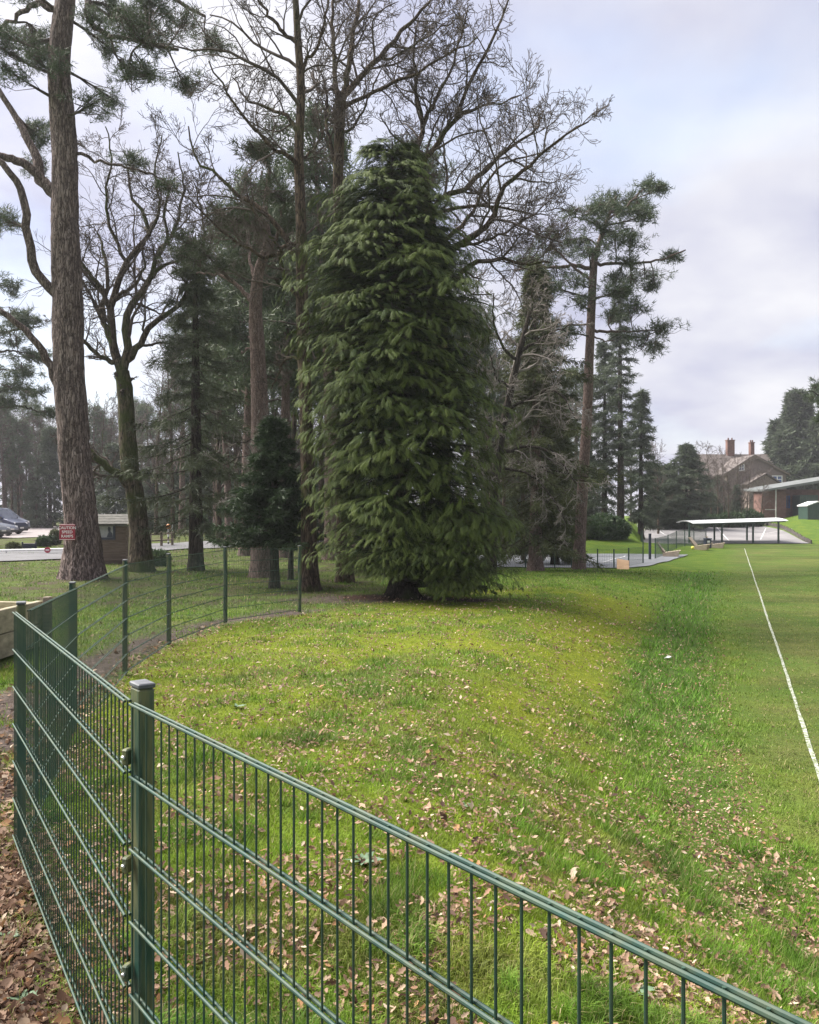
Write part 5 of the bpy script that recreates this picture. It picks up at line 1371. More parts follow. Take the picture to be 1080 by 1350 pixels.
vehicle('parked_car', 'silver car with rounded bonnet below the navy van', 'car', 15.5, 61.0, carp, cg, ((-1.26, .96), (-1.93, 1.37)), 1.75, M_CARSILV, (-.8, -3.3), .31, (-.12, .66), .95, -.12)
vehicle('parked_car', 'grey car nose nearest the barrier at the left edge', 'car', 4.5, 57.0, carp, cg, ((-1.26, .96), (-1.93, 1.37)), 1.75, M_CARGREY, (-.8, -3.3), .31, (-.12, .66), .95, -.12)

# ------------------------------------------------------------------ court fences
def far_fence(name, label, pts, h, wires, parent_mat=M_GREENDK, pr=0.03, rails=(0.1, 0.55, 0.97), step=0.08):
    """pts: (x, y); a post at each point, thin wires between"""
    g0 = float(H(*pts[0])); t = thing(name, label, 'fence', (pts[0][0], pts[0][1], g0))
    for x, y in pts:
        g = float(H(x, y)); k = MB(); k.box((x, y, g + h / 2), (pr * 2, pr * 2, h), 0, .006); k.put('post', parent_mat, t)
    k = MB()
    for (xa, ya), (xb, yb) in zip(pts[:-1], pts[1:]):
        ga, gb = float(H(xa, ya)), float(H(xb, yb)); L = math.hypot(xb - xa, yb - ya)
        for r in rails:
            k.tube([(xa, ya, ga + r * h), (xb, yb, gb + r * h)], 0.004, 4, False)
        if wires:
            for j in range(1, int(L / step)):
                s = j * step / L; x, y = xa + (xb - xa) * s, ya + (yb - ya) * s; g = ga + (gb - ga) * s
                k.tube([(x, y, g + .04), (x, y, g + h - .02)], 0.004, 3, False)
    tag(k.put('wire_mesh', M_GREENDK, t), kind='stuff')
    return t
far_fence('court_fence', 'thin dark fence posts along the near edge of the sports court', [wx(px, Y) for px, Y in ((655, 41.0), (693, 41.2), (731.5, 41.4), (754, 41.4), (788, 41.5), (809.5, 41.8), (829, 43), (848, 46))], 1.0, True, rails=(0.3, .62, .95), step=0.1)
far_fence('court_fence', 'green mesh fence stepping up behind the timber loungers', [wx(px, Y) for px, Y in ((864, 52), (881, 58), (892, 62), (903, 66), (915, 70), (931, 75))], 1.35, True)
far_fence('court_fence', 'green mesh fence running down the left side of the playground', [wx(px, Y) for px, Y in ((848, 58), (847, 66), (846, 75), (844, 86), (842, 98))], 1.0, True, step=0.06)
far_fence('court_fence', 'green mesh fence at the far side of the sports court', [wx(px, Y) for px, Y in ((640, 58), (668, 58), (692, 58), (715, 58))], 1.2, True, step=0.06)
def gate_post():
    x, y = wx(857, 51); g = float(H(x, y)); t = thing('gate_post', 'taller navy gate post between the two court fences', 'post', (x, y, g))
    k = MB(); k.box((x, y, g + .8), (.14, .14, 1.6), 0, .015); k.put('shaft', M_NAVY, t)
    k = MB(); k.box((x, y, g + 1.62), (.17, .17, .04), 0, .01); k.put('cap', M_NAVY, t)
gate_post()
def ply_board():
    Y = 41.0; c = W(821.5, 745, Y); g = float(H(c[0], Y))
    T = radians(-38)
    t = thing('plywood_board', 'orange plywood rebound board leaning against the court fence', 'board', (c[0], Y, g))
    k = MB(); k.box((c[0], Y, g + .22), (.62, .03, .62), 0, .004, [[cos(.15), 0, sin(.15)], [0, cos(T), -sin(T)], [-sin(.15), sin(T), cos(T)]]); k.put('panel', M_PLY, t)
    k = MB(); k.box((c[0], Y + .10, g + .16), (.06, .3, .05), 0, .004); k.put('prop', M_TIMBER, t)
ply_board()

# ------------------------------------------------------------------ timber loungers, bin, ball
def lounger(px, Y, label, rz):
    x, y = wx(px, Y); g = float(H(x, y))
    t = thing('timber_lounger', label, 'bench', (x, y, g), 'timber loungers by the playground fence')
    for s in (-1, 1):
        k = MB()
        k.prism([(-.5, 0), (.45, 0), (.55, .42), (.5, .44), (-.35, .30), (-.5, .30)], 'y', s * .62 - .04, s * .62 + .04)
        o = bpy.data.objects.new('side_panel', k.mesh('side_panel', M_PALEWOOD)); link(o, t)
    for i in range(6):
        a = i / 5; k = MB(); k.box((-.32 + .86 * a, 0, .30 + .13 * a), (.13, 1.26, .035), 0, .006); o = bpy.data.objects.new('seat_slat', k.mesh('seat_slat', M_PALEWOOD)); link(o, t)
    for i in range(6):
        a = i / 5; k = MB(); T = radians(-50)
        k.box((-.44 - .40 * a, 0, .40 + .52 * a), (.035, 1.26, .12), 0, .006, [[cos(T * .8), 0, sin(T * .8)], [0, 1, 0], [-sin(T * .8), 0, cos(T * .8)]]); o = bpy.data.objects.new('back_slat', k.mesh('back_slat', M_PALEWOOD)); link(o, t)
    for s in (-1, 1):
        k = MB(); k.tube([(-.38, s * .5, .1), (-.9, s * .5, 1.0)], .035, 5); o = bpy.data.objects.new('back_rail', k.mesh('back_rail', M_TIMBER)); link(o, t)
    t.rotation_euler = (0, 0, rz)
lounger(885, 55, 'timber lounger furthest from the canopy, nearest the gate post', -.35)
lounger(925, 64, 'timber lounger in the middle, left of the navy bin', -.5)
lounger(946, 70, 'timber lounger under the left end of the canopy', -.4)
def bin_():
    x, y = wx(933, 68.5); g = float(H(x, y)); t = thing('litter_bin', 'square navy litter bin beside the loungers', 'bin', (x, y, g))
    k = MB(); k.box((x, y, g + .36), (.5, .5, .72), 0, .02); k.put('body', M_NAVY, t)
    k = MB(); k.box((x, y, g + .78), (.56, .56, .10), 0, .03); k.put('hood', M_NAVY, t)
    k = MB(); k.box((x, y - .255, g + .55), (.22, .012, .16)); k.put('notice', M_SIGNW, t)
bin_()
def ball_(name, label, px, Y, r, mat, cat='ball'):
    x, y = wx(px, Y); g = float(H(x, y)); mb = MB(); a = np.linspace(-pi / 2, pi / 2, 13)
    mb.tube([(x, y, g + r + r * sin(q)) for q in a], [r * cos(q) + .0005 for q in a], 20)
    o = mb.put(name, mat, None, True, (x, y, g)); tag(o, label, cat)
ball_('football', 'yellow ball lying beside the middle lounger', 913.5, 63, .13, M_YELLOW)

# ------------------------------------------------------------------ white canopy over the playground
def canopy():
    xa, xb = wx(906, 80)[0], wx(1029, 80)[0]; g = float(H((xa + xb) / 2, 80))
    t = thing('canopy', 'long white roofed canopy on dark posts at the end of the pitch', 'canopy', ((xa + xb) / 2, 80, g))
    def zr_(x): return 1.02 + 0.28 * (x - xa) / (xb - xa)
    n = 13; V = []; Fq = []
    ys = np.linspace(78.3, 83.3, n)
    xs = np.linspace(xa, xb, 21)
    for lay in (0, -.05):
        for x in xs:
            for y in ys:
                u = (y - 78.3) / 5.0; V.append((x, y, zr_(x) + 0.26 * sin(pi * min(1, u * .92)) ** .9 + lay))
    m_ = len(xs); N = m_ * n
    for i in range(m_ - 1):
        for j in range(n - 1):
            a = i * n + j; Fq += [(a, a + 1, a + n + 1, a + n), (N + a, N + a + n, N + a + n + 1, N + a + 1)]
    for i in range(m_ - 1):
        a = i * n; Fq += [(a, a + n, N + a + n, N + a), (a + n - 1, N + a + n - 1, N + a + 2 * n - 1, a + 2 * n - 1)]
    for j in range(n - 1):
        Fq += [(j, N + j, N + j + 1, j + 1), ((m_ - 1) * n + j, (m_ - 1) * n + j + 1, N + (m_ - 1) * n + j + 1, N + (m_ - 1) * n + j)]
    k = MB(); k.add(V, Fq); k.put('roof', M_ROOFW, t, False)
    for px, Y in ((909, 78.8), (952, 78.8), (993, 78.8), (1026.5, 78.8), (942, 82.6), (985, 82.6)):
        x = (px - 540) / F * Y; gg = float(H(x, Y)); top = zr_(x) + (.03 if Y < 80 else .12); k = MB()
        k.box((x, Y, (gg + top) / 2), (.15, .15, top - gg), 0, .01); k.put('post', M_GREENDK, t)
    for Y, dz in ((78.45, -.08), (82.7, .04)):
        k = MB(); k.tube([(xa + .2, Y, zr_(xa) + dz), (xb - .2, Y, zr_(xb) + dz)], .06, 6); k.put('beam', M_GREENDK, t)
    for x in np.linspace(xa + .3, xb - .3, 6):
        k = MB(); k.tube([(x, y, zr_(x) + 0.24 * sin(pi * min(1, (y - 78.3) / 5 * .92)) ** .9 - .09) for y in np.linspace(78.5, 83, 9)], .035, 5); k.put('rib', M_GREENDK, t)
canopy()
def edging():
    p, q = np.array([38.5, 78.6]), np.array([48.0, 112.]); t = thing('board_edging', 'dark upright board edging rising along the right of the playground', 'edging', (p[0], p[1], float(H(*p))))
    for i in range(44):
        s = i / 43; c = p + (q - p) * s; g = float(H(c[0], c[1])); k = MB(); hh = .42 + .1 * ((i * 7) % 5) / 5
        k.box((c[0], c[1], g + hh / 2 - .05), (.11, .70, hh), math.atan2(-(q - p)[0], (q - p)[1]), .01); k.put('board', M_DARKBRD, t)
edging()
def netball():
    x, y = wx(921, 100); g = float(H(x, y)); t = thing('netball_post', 'netball post standing on the far playground', 'post', (x, y, g))
    k = MB(); k.tube([(x, y, g), (x, y, g + 2.7)], .05, 8); k.put('pole', M_GREENDK, t)
    k = MB(); a = np.linspace(0, 2 * pi, 17); k.tube([(x + .26 * cos(q), y - .3 + .26 * sin(q), g + 2.5) for q in a], .02, 5); k.put('ring', M_RED, t)
    k = MB(); k.box((x, y, g + .05), (.6, .6, .1), 0, .02); k.put('foot', M_BLACK, t)
netball()

# ------------------------------------------------------------------ brick house
def house():
    Y = 135.0
    def X(px): return (px - 540) / F * Y
    def Z(py): return EYE - (py - HY) / F * Y
    xl, xr = X(958), X(1036.5); ze, za = Z(624.5), Z(601.5); xm = X(994); g = float(H(xm, Y)) - .3
    t = thing('brick_house', 'large brick house with tiled roofs and two chimneys', 'house', (xm, Y, g))
    k = MB(); k.prism([(xl, g), (xr, g), (xr, ze), (xm, za), (xl, ze)], 'y', Y, Y + 9); k.put('wall', M_BRICK, t)
    r = MB()
    for (x0, x1) in ((xl - .5, xm), (xr + .5, xm)):
        s = (za - ze) / (xm - xl) if x0 < xm else (za - ze) / (xm - xr)
        z0 = za + s * (x0 - xm)
        r.prism([(x0, z0 + .02), (x1, za + .02), (x1, za + .28), (x0, z0 + .28)], 'y', Y - .4, Y + 9.2)
    ro = r.put('roof', M_TILE, t)
    # long rear range with the high ridge
    zr_ = Z(592.5); xa, xb = X(938), X(1006)
    k = MB(); k.prism([(Y + 6, g), (Y + 15, g), (Y + 15, Z(622)), (Y + 10.5, zr_ - .25), (Y + 6, Z(622))], 'x', xa, xb + 5); k.put('wall', M_BRICK, t)
    k = MB(); k.prism([(Y + 5.4, Z(623.5)), (Y + 10.5, zr_), (Y + 15.6, Z(623.5)), (Y + 15.6, Z(626)), (Y + 10.5, zr_ - .3), (Y + 5.4, Z(626))], 'x', xa - .4, xb + 5.4); r2 = k.put('roof', M_TILE, t)
    for pa, pb, top, yy in ((958, 967.5, 581, 10.5), (988.5, 993.5, 584, 9.0)):
        k = MB(); s = (Y + yy) / Y
        x0, x1 = X(pa) * s, X(pb) * s; zt_ = EYE - (top - HY) / F * (Y + yy)
        k.box(((x0 + x1) / 2, Y + yy, (zt_ + zr_ - 1.6) / 2), (x1 - x0, .9, zt_ - zr_ + 1.6)); o = k.put('chimney', M_REDBRICK, r2)
        k = MB(); k.box(((x0 + x1) / 2, Y + yy, zt_ + .06), (x1 - x0 + .16, 1.06, .14)); k.put('chimney_cap', M_REDBRICK, r2)
        for dx in (-.25, .25):
            k = MB(); k.tube([((x0 + x1) / 2 + dx * (x1 - x0), Y + yy, zt_ + .12), ((x0 + x1) / 2 + dx * (x1 - x0), Y + yy, zt_ + .5)], .13, 8); k.put('chimney_pot', M_REDBRICK, r2)
    # low front gable
    xg0, xg1, xgm = X(974), X(1021), X(999)
    k = MB(); k.prism([(xg0 + .4, g), (xg1 - .4, g), (xg1 - .4, Z(640)), (xgm, Z(627.5)), (xg0 + .4, Z(640))], 'y', Y - 3.2, Y - .02); k.put('wall', M_BRICK, t)
    r = MB()
    for x0 in (xg0, xg1): r.prism([(x0, Z(641)), (xgm, Z(626.5)), (xgm, Z(624.8)), (x0, Z(639.2))], 'y', Y - 3.5, Y - .03)
    r.put('roof', M_TILE, t)
    def window(pa, pb, ya, yb, yy):
        x0, x1, z1, z0 = X(pa), X(pb), Z(ya), Z(yb); e = .14
        f = MB()
        f.box(((x0 + x1) / 2, yy - .03, z0), (x1 - x0 + e, .12, e)); f.box(((x0 + x1) / 2, yy - .03, z1), (x1 - x0 + e, .12, e))
        for x in (x0, (x0 + x1) / 2, x1): f.box((x, yy - .03, (z0 + z1) / 2), (e, .116, z1 - z0 - e))
        f.box(((x0 + x1) / 2, yy - .025, (z0 + z1) / 2), (x1 - x0 - e, .09, e * .6))
        o = f.put('window', M_WHITE, t)
        for x in ((x0 * 3 + x1) / 4, (x0 + 3 * x1) / 4):
            p_ = MB(); p_.box((x, yy - .012, (z0 + z1) / 2), ((x1 - x0) / 2 - e, .02, z1 - z0 - e)); p_.put('pane', M_BLUEGL, o)
        s = MB(); s.box(((x0 + x1) / 2, yy - .09, z0 - .12), (x1 - x0 + .4, .2, .1)); s.put('sill', M_CONC, o)
    window(1018.5, 1031, 627.5, 636.5, Y); window(975, 981, 612, 620, Y)
    for s, x0 in ((1, xl - .5), (-1, xr + .5)):
        sl = (za - ze) / abs(xm - xl) if x0 < xm else (za - ze) / abs(xm - xr)
        zz0 = za - sl * abs(x0 - xm)
        b = MB(); b.prism([(x0, zz0 - .12), (xm, za - .12), (xm, za + .12), (x0, zz0 + .12)], 'y', Y - .47, Y - .41); b.put('barge_board', M_TIMBER, ro)
house()
def dark_shelter():
    Y = 113.5
    def X(px): return (px - 540) / F * Y
    g = float(H(X(890), Y)) - .1; zt_ = EYE - (657.5 - HY) / F * Y
    t = thing('timber_shelter', 'dark flat roofed open shelter behind the playground hedge', 'shelter', (X(890), Y, g))
    k = MB(); k.box((X(892), Y + 1.5, zt_), (X(935) - X(850), 4.4, .28), 0, .03); k.put('roof', M_DARKBRD, t)
    k = MB(); k.box((X(892), Y + 3.2, (g + zt_ - .15) / 2), (X(932) - X(854), .12, zt_ - .15 - g)); k.put('back_wall', M_NAVY, t)
    for px in (855, 874, 893, 912, 931):
        k = MB(); k.box((X(px), Y - .4, (g + zt_ - .14) / 2), (.16, .16, zt_ - .14 - g), 0, .015); k.put('post', M_DARKBRD, t)
dark_shelter()
def shelter():
    Y = 116.0
    def X(px): return (px - 540) / F * Y
    def Z(py): return EYE - (py - HY) / F * Y
    xa, xb = X(998), X(1125); g = float(H(X(1030), Y)) - .1
    t = thing('shelter_building', 'low red brick building under a long pale sloping roof', 'building', (X(1040), Y, g))
    k = MB(); k.add([(xa, Y - 2.4, Z(648.5)), (xb, Y - 2.4, Z(629)), (xb, Y + 6, Z(627)), (xa, Y + 6, Z(646)), (xa, Y - 2.4, Z(646)), (xb, Y - 2.4, Z(625)), (xb, Y + 6, Z(623)), (xa, Y + 6, Z(643.5))],
                    [(0, 1, 2, 3), (4, 7, 6, 5), (0, 4, 5, 1), (1, 5, 6, 2), (2, 6, 7, 3), (3, 7, 4, 0)]); k.put('roof', M_ROOFG, t)
    k = MB(); k.box(((X(1002) + X(1033)) / 2, Y + .6, (g + Z(648)) / 2), (X(1033) - X(1002), 3, Z(648) - g)); k.put('wall', M_REDBRICK, t)
    k = MB(); k.box(((X(1033) + X(1120)) / 2, Y + 2.6, (g + Z(645)) / 2), (X(1120) - X(1033), 3, Z(645) - g)); k.put('wall', M_REDBRICK, t)
    for px in (1034.5, 1038, 1041.5, 1045):
        k = MB(); k.box((X(px), Y + 1.06, (Z(670) + Z(653)) / 2), (.32, .06, Z(653) - Z(670)), 0, .01); k.put('door_panel', M_BLUEGL, t)
    for px in (1014, 1090):
        k = MB(); k.box((X(px), Y - 2.2, (g + Z(646)) / 2), (.16, .16, Z(646) - g), 0, .02); k.put('post', M_CONC, t)
    k = MB(); k.box((X(1007), Y - 2.1, Z(672)), (1.4, .06, .1)); k.put('rail', M_CONC, t)
    s = thing('storage_container', 'plain green metal container beside the red brick building', 'container', (X(1059), Y + .5, g))
    k = MB(); k.box((X(1059), Y - .6, (g + Z(653)) / 2), (X(1071) - X(1047), 2.2, Z(653) - g), 0, .03); k.put('body', M_GREENDK, s)
    for i in range(9):
        k = MB(); k.box((X(1047) + (i + .5) * (X(1071) - X(1047)) / 9, Y - 1.72, (g + Z(653)) / 2), (.10, .05, Z(653) - g - .2)); k.put('rib', M_GREENDK, s)
shelter()
def shed():
    Y = 100.0
    def X(px): return (px - 540) / F * Y
    g = float(H(X(1075), Y)) - .05; zt_ = EYE - (667 - HY) / F * Y
    t = thing('green_shed', 'small green shed with a pale roof at the right edge', 'shed', (X(1075), Y, g))
    x0, x1 = X(1065), X(1092); xm = (x0 + x1) / 2
    k = MB(); k.prism([(x0, g), (x1, g), (x1, zt_), (xm, zt_ + .45), (x0, zt_)], 'y', Y, Y + 2.4); k.put('wall', M_GREENDK, t)
    r = MB()
    for a in (x0 - .12, x1 + .12): r.prism([(a, zt_ - .03), (xm, zt_ + .47), (xm, zt_ + .60), (a, zt_ + .10)], 'y', Y - .15, Y + 2.5)
    r.put('roof', M_ROOFW, t)
    for i in range(8):
        k = MB(); x = x0 + (i + .5) * (x1 - x0) / 8; k.box((x, Y - .012, (g + zt_) / 2), ((x1 - x0) / 8 - .03, .02, zt_ - g), 0, .004); k.put('board', M_GREENDK, t)
shed()

# ------------------------------------------------------------------ grass, litter and fallen leaves
NG = 520000
rg = np.random.default_rng(404)
Ymin, Ymax = 2.0, 46.0; pw = -0.42
q = rg.random(NG); yy = (Ymin ** pw + q * (Ymax ** pw - Ymin ** pw)) ** (1 / pw)
xx = yy * rg.uniform(-0.62, 0.60, NG) + rg.normal(size=NG) * 0.15
clump = fbm(xx * 4.2, yy * 4.2, 51, 3)
mk = masks(xx, yy)
bare = np.maximum(np.maximum(mk['path'] * 0.97, mk['under']), 0.55 * drift(xx, yy))
wood_bare = mk['wood'] * (fbm(xx * 0.9, yy * 0.9, 61, 3) < 0.5) * 0.7
tuftmask = (clump > 0.34) | (rg.random(NG) < 0.5)
keep = (rg.random(NG) > np.maximum(bare, wood_bare)) & tuftmask
# sparse tufts along the path
keep |= (mk['path'] > .5) & (fbm(xx * 1.7, yy * 1.7, 71, 3) > 0.60) & (rg.random(NG) < 0.7) & (mk['under'] < .3)
keep &= ~((xx > 0.9) & (yy > 40.8))
keep &= ~((xx < -4.9) & (yy < 11.9) & (yy > 7.0))
xx, yy, clump = xx[keep], yy[keep], clump[keep]; mk = {k_: v[keep] for k_, v in mk.items()}
n_ = len(xx); zz = H(xx, yy) - 0.004
lu, mo, pi_, wo = mk['lush'], mk['moss'], mk['pitch'], mk['wood']
drf = drift(xx, yy); lu = lu * (1 - drf)
ht = 0.034 + 0.035 * lu + 0.018 * (1 - mo) * (1 - pi_) + 0.075 * np.clip(clump - 0.56, 0, 1) * (1 - pi_ * .9) * 4 * .5
tuf = sstep((fbm(xx * 2.6 + 4, yy * 2.6, 57, 3) - .60) / .08) * (1 - pi_) * (1 - drf); ht = ht * (1 - .5 * drf); ht = ht * (1 + 0.9 * tuf)
ht = ht * (1 - 0.45 * mo * (1 - lu)) * (1 - 0.2 * pi_) * (0.55 + 0.8 * rg.random(n_)) * np.clip(1.05 + 0.0 * yy, 0, 2)
wdt = np.maximum(0.0032, 0.0011 * yy) * (0.7 + 0.6 * rg.random(n_))
an = rg.random(n_) * 2 * pi
lean = nrm(np.stack([np.cos(an), np.sin(an)], 1)) * (0.25 + 0.65 * rg.random((n_, 1)))
b2 = an + pi / 2 + rg.normal(size=n_) * .5
sd = np.stack([np.cos(b2), np.sin(b2)], 1) * wdt[:, None] * 0.5
P0 = np.stack([xx, yy, zz], 1)
s3 = np.c_[sd, np.zeros(n_)]
midp = P0 + np.c_[lean * ht[:, None] * 0.35, ht * 0.6]
tip = P0 + np.c_[lean * ht[:, None] * 1.05, ht * (0.95 - 0.35 * np.linalg.norm(lean, axis=1))]
near = yy < 3.6
cA = np.array([0.13, 0.22, 0.020]); cM = np.array([0.265, 0.30, 0.014]); cL = np.array([0.095, 0.21, 0.020]); cP = np.array([0.15, 0.20, 0.036]); cW = np.array([0.10, 0.155, 0.028]); cS = np.array([0.34, 0.29, 0.14])
def lerp(a, b_, t): return a * (1 - t[:, None]) + b_ * t[:, None]
col = np.tile(cA, (n_, 1)); dry = sstep((fbm(xx * 1.4 + 9, yy * 1.4, 87, 4) - .46) / .14) * (1 - lu); col = lerp(col, np.array([.20, .185, .065]), dry * .5); col = lerp(col, cM, mo * 0.85); col = lerp(col, cP, pi_); col = lerp(col, cL, lu * .85); col = lerp(col, cW, wo * (1 - mo))
pv = sstep((fbm(xx * 0.8, yy * 0.8, 83, 5) - .40) / .22) * pi_; col = lerp(col, np.array([.17, .165, .06]), pv * .65)
col = lerp(col, cL * .9, tuf * .7)
big_v = fbm(xx * 0.35 + 3, yy * 0.35, 81, 5); col *= np.clip((0.70 + 0.5 * big_v) * (0.35 + 1.3 * fbm(xx * 5.5, yy * 5.5, 85, 3)) * (0.55 + 0.9 * rg.random(n_)), .2, 1.7)[:, None]
str_ = rg.random(n_) < 0.07 + 0.06 * pi_; col[str_] = cS * (0.7 + 0.5 * rg.random((str_.sum(), 1)))
onl = (np.abs(xx - line_x(yy)) < 0.028) & (rg.random(n_) < .55); col[onl] = np.array([.34, .35, .31]) * (.5 + .6 * rg.random((onl.sum(), 1)))
colv = np.clip(col, 0.005, 0.8)
Vn = np.stack([P0 - s3, P0 + s3, midp + s3 * .8, midp - s3 * .8, tip], 1)[near]; k = len(Vn); i5 = np.arange(k) * 5
Vf = np.stack([P0 - s3, P0 + s3, tip], 1)[~near]; k2 = len(Vf); i3 = np.arange(k2) * 3 + k * 5
cc = np.concatenate([np.repeat(colv[near], 5, 0), np.repeat(colv[~near], 3, 0)])
gm = mesh_np('grass', np.concatenate([Vn.reshape(-1, 3), Vf.reshape(-1, 3)]),
             [np.stack([i5, i5 + 1, i5 + 2, i5 + 3], 1), np.concatenate([np.stack([i5 + 3, i5 + 2, i5 + 4], 1), np.stack([i3, i3 + 1, i3 + 2], 1)])], M_GRASS, False, None, cc)
tag(obj('grass', gm), 'short mossy grass and tufts covering bank and pitch', 'grass', None, 'stuff')

# fallen leaves
def leaf_shape():
    # a lobed leaf, 9 outline points round a midrib
    out = [(0, 0), (.22, .16), (.34, .12), (.5, .27), (.62, .17), (.82, .20), (1.0, 0.0), (.84, -.18), (.64, -.15), (.5, -.28), (.34, -.11), (.2, -.15)]
    V = [(x - .5, y, 0.35 * abs(y) + 0.16 * (x - .5) ** 2) for x, y in out] + [(0.0, 0, -.02)]
    n = len(out); Fq = [(i, (i + 1) % n, n) for i in range(n)]
    return np.array(V), np.array(Fq)
LV, LF = leaf_shape()
SV = np.array([(-.5, 0, .05), (0, .26, .14), (.5, .02, .04), (.02, -.27, .12)]); SF = np.array([(0, 1, 2), (0, 2, 3)])
NL = 165000
q = rg.random(NL); pw = -0.3; yl = (2.1 ** pw + q * (30.0 ** pw - 2.1 ** pw)) ** (1 / pw); xl = yl * rg.uniform(-.62, .60, NL)
mk = masks(xl, yl)
pat = fbm(xl * 1.25, yl * 0.8, 91, 4); pat2 = fbm(xl * 4.0, yl * 3.0, 97, 3)
d_, w_ = mk['d'], mk['w']
onbank = sstep((d_ - .2) / .6) * sstep((w_ * 1.5 - d_) / 1.5) * (mk['s'] < 0)
dl = 0.75 * sstep((pat - .38) / .15) * sstep((pat2 - .38) / .2) * onbank * np.interp(yl, [0, 5, 10, 15, 22], [.4, .7, 1, .95, .35])
toe_band = sstep((0.75 - np.abs(d_ - 0.15)) / .5) * sstep((9.8 - yl) / 2.5) * sstep((pat2 - .30) / .2)
dl = np.maximum(dl, toe_band * .6); dl = np.maximum(dl, drift(xl, yl))
dl = np.maximum(dl, np.interp(yl, [3, 6, 14, 20], [.25, .46, .46, .15]) * (pat2 > .36) * (mk['s'] < 0) * (yl < 20) * (d_ > -.4)); dl = np.maximum(dl, 0.02 * (d_ < 0) * (yl < 16))
dl = np.maximum(dl, mk['path'] * np.interp(yl, [0, 5, 6.5, 12], [.95, .8, .15, .04]) * (mk['s'] > 0))
dl = np.maximum(dl, 0.7 * (np.abs(mk['s']) < .25) * (yl < 14) * (pat2 > .4))
dl = np.maximum(dl, .35 * mk['under'])
kp = (rg.random(NL) < dl) & ~((xl < -4.9) & (yl < 11.9) & (yl > 7.0)) & (yl < 24)
xl, yl = xl[kp], yl[kp]; nL = len(xl)
size = (0.018 + 0.026 * rg.random(nL) ** 1.5); size = np.where(side(xl, yl) > 0, size * 1.75, size); size = np.maximum(size * np.exp(rg.normal(size=nL) * .28), 0.0031 * yl * (0.8 + .5 * rg.random(nL)))
lift = 0.006 + 0.030 * rg.random(nL) * (side(xl, yl) < 0) + 0.018 * rg.random(nL)
yaw = rg.random(nL) * 2 * pi; pit = rg.normal(size=nL) * .5; rol = rg.normal(size=nL) * .5
def mats(yaw, pit, rol, size):
    cy, sy, cp, sp, cr, sr = np.cos(yaw), np.sin(yaw), np.cos(pit), np.sin(pit), np.cos(rol), np.sin(rol)
    X = np.stack([cy * cp, sy * cp, sp], 1); Yv = np.stack([-sy, cy, 0 * cy], 1); Z = np.cross(X, Yv)
    Y2 = Yv * cr[:, None] + Z * sr[:, None]; Z2 = np.cross(X, Y2)
    return np.stack([X, Y2, Z2], 1) * size[:, None, None]
pal = np.array([(.33, .215, .15), (.25, .15, .10), (.17, .095, .06), (.095, .055, .04), (.42, .305, .215), (.33, .18, .09), (.50, .395, .295)])
pk = rg.choice(len(pal), nL, p=[.27, .2, .15, .12, .13, .06, .07]); lc = pal[pk] * (0.55 + .75 * rg.random((nL, 1)))
pathside = side(xl, yl) > 0; lc[pathside] *= 0.72
LM = mats(yaw, pit, rol, size); LP = np.stack([xl, yl, H(xl, yl) + lift], 1)
ang_size = size / yl * (np.abs(xl / yl) < .5) * (EYE - LP[:, 2] < yl * (670 / F))
order = np.argsort(-ang_size); single = order[:300]; rest = np.ones(nL, bool); rest[single] = False
nearl = rest & (yl < 4.6); farl = rest & (yl >= 4.6)
V1 = (np.einsum('mk,nkj->nmj', LV, LM[nearl]) + LP[nearl][:, None]); V2 = (np.einsum('mk,nkj->nmj', SV, LM[farl]) + LP[farl][:, None])
F1 = (LF[None] + (np.arange(len(V1)) * len(LV))[:, None, None]).reshape(-1, 3); F2 = (SF[None] + (np.arange(len(V2)) * 4)[:, None, None] + V1.shape[0] * len(LV)).reshape(-1, 3)
lm = mesh_np('leaf_litter', np.concatenate([V1.reshape(-1, 3), V2.reshape(-1, 3)]), np.concatenate([F1, F2]), M_LEAF, False, None,
             np.concatenate([np.repeat(lc[nearl], len(LV), 0), np.repeat(lc[farl], 4, 0)]))
tag(obj('leaf_litter', lm), 'brown fallen leaves scattered over bank, pitch edge and path', 'leaves', None, 'stuff')
LMESH = [mesh_np('fallen_leaf', LV, LF, M_LEAF, False, None, np.tile(np.clip(c, 0, .8), (len(LV), 1))) for c in pal * .85]
LMESHP = [mesh_np('fallen_leaf', LV * [1, .9, 1.5], LF, M_LEAF, False, None, np.tile(c * .62, (len(LV), 1))) for c in pal]
for j in single:
    onpath = side(xl[j:j + 1], yl[j:j + 1])[0] > 0
    o = bpy.data.objects.new('fallen_leaf', (LMESHP if onpath else LMESH)[pk[j]]); link(o)
    o.location = tuple(float(v) for v in LP[j]); o.rotation_euler = (float(rol[j]), float(-pit[j]), float(yaw[j])); s_ = float(size[j]); o.scale = (s_, s_, s_)
    if onpath: tag(o, 'curled brown leaf lying on the dirt path left of the near fence', 'leaf', 'single leaves on the path')
    else: tag(o, 'brown lobed leaf lying on the grass just beyond the near fence', 'leaf', 'single leaves below the near fence')

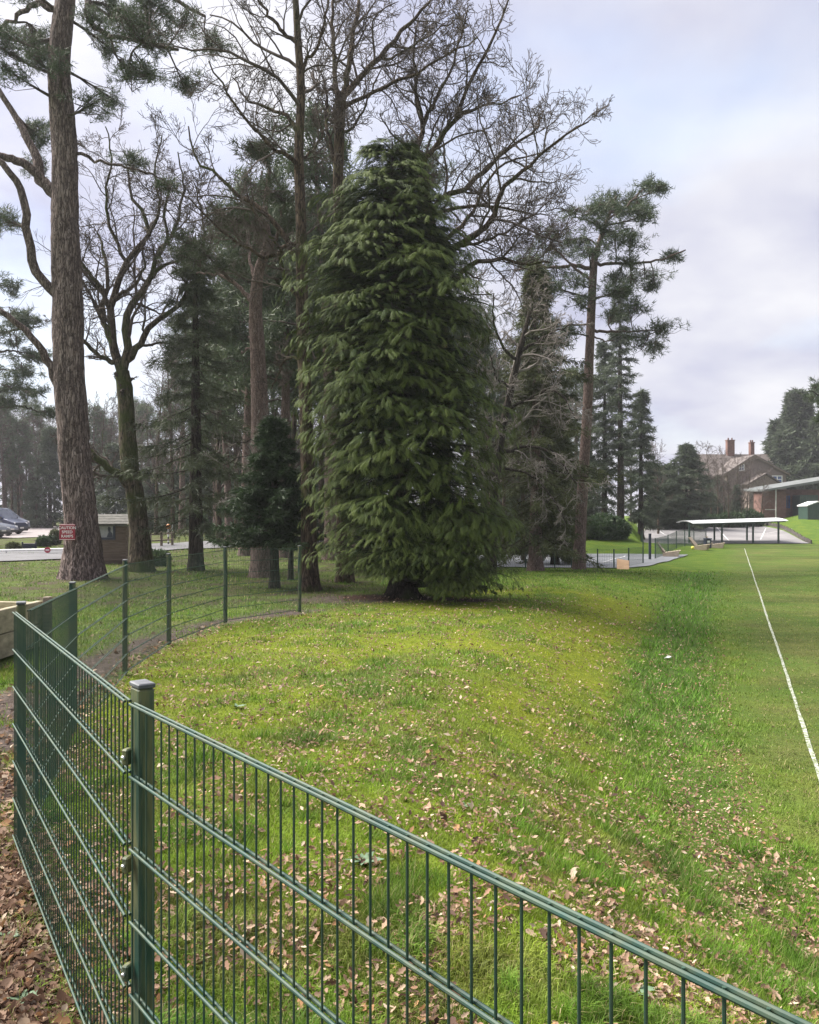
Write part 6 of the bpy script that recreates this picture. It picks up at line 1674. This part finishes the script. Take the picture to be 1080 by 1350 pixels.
# grey green weed rosettes
M_WEED = simple('grey_green_weed', (0.055, 0.10, 0.05), (0.10, 0.16, 0.09), 20, .7)
def weed(px, py, r, label, seed):
    rg = np.random.default_rng(seed)
    Y = 5.0
    for _ in range(40):
        x = (px - 540) / F * Y; Y = Y + 0.6 * ((EYE - float(H(x, Y))) * F / (py - HY) - Y)
    x = (px - 540) / F * Y; g = float(H(x, Y)); t = thing('weed_rosette', label, 'weed', (x, Y, g), 'grey green weeds in the grass')
    for i in range(11):
        a = i * 2.4 + rg.normal() * .2; L = r * .62 * (.5 + .6 * rg.random()); e = .15 + .5 * rg.random()
        pts = []; 
        V = []; ks = 6
        for k in range(ks):
            s = k / (ks - 1); rr_ = L * s; z = .015 + L * (e * s - .55 * e * s * s); w = L * .16 * sin(pi * (s * .9 + .08)) * (1 + .35 * (k % 2))
            c = np.array([cos(a) * rr_, sin(a) * rr_, z]); sv = np.array([-sin(a), cos(a), 0.2]) * w
            V += [c - sv, c + sv]
        Fq = np.array([(2 * k, 2 * k + 1, 2 * k + 3, 2 * k + 2) for k in range(ks - 1)])
        o = bpy.data.objects.new('leaf', mesh_np('leaf', np.array(V), Fq, M_WEED)); link(o, t)
weed(478, 1140, .17, 'largest grey green weed rosette behind the near fence', 1)
weed(312, 934, .14, 'grey green weed rosette right of the near post top', 2)
weed(612, 1066, .12, 'grey green weed in the bare leafy part of the bank', 3)
weed(30, 1325, .10, 'small green weed on the path at the lower left', 4)
weed(10, 1240, .10, 'small green weed at the left edge of the path', 5)
weed(838, 1310, .12, 'grey green weed at the lower right behind the fence', 6)
# scrap of white litter
x, y = wx(881, 15.2); g = float(H(x, y)) + 0.015
rg = np.random.default_rng(3); a = np.linspace(0, 2 * pi, 9)[:-1]
V = [(x, y, g + .05)] + [(x + (.055 + .025 * rg.random()) * cos(q), y + .045 * sin(q), g + .04 * rg.random()) for q in a]
mb = MB(); mb.add(V + [(v[0], v[1], v[2] - .012) for v in V], [(0, i, i % 8 + 1) for i in range(1, 9)] + [(9, 9 + i % 8 + 1, 9 + i) for i in range(1, 9)] + [(i, 9 + i, 9 + i % 8 + 1, i % 8 + 1) for i in range(1, 9)])
tag(mb.put('litter_scrap', M_WHITE, None, False, (x, y, g)), 'small crumpled scrap of white litter at the foot of the bank', 'litter')

# ------------------------------------------------------------------ thin winter haze
mh = bpy.data.materials.new('winter_haze'); mh.use_nodes = True
hn, hl = mh.node_tree.nodes, mh.node_tree.links; hn.clear()
ho = hn.new('ShaderNodeOutputMaterial'); hv = hn.new('ShaderNodeVolumePrincipled')
hv.inputs['Density'].default_value = 0.00042; hv.inputs['Color'].default_value = (0.93, 0.93, 1.0, 1); hv.inputs['Anisotropy'].default_value = 0.3
hl.new(hv.outputs[0], ho.inputs['Volume'])
hb_ = MB(); hb_.box((0, 200, 13.5), (1300, 1060, 36))
tag(hb_.put('haze', mh), 'thin pale winter haze over the whole ground', None, None, 'stuff')
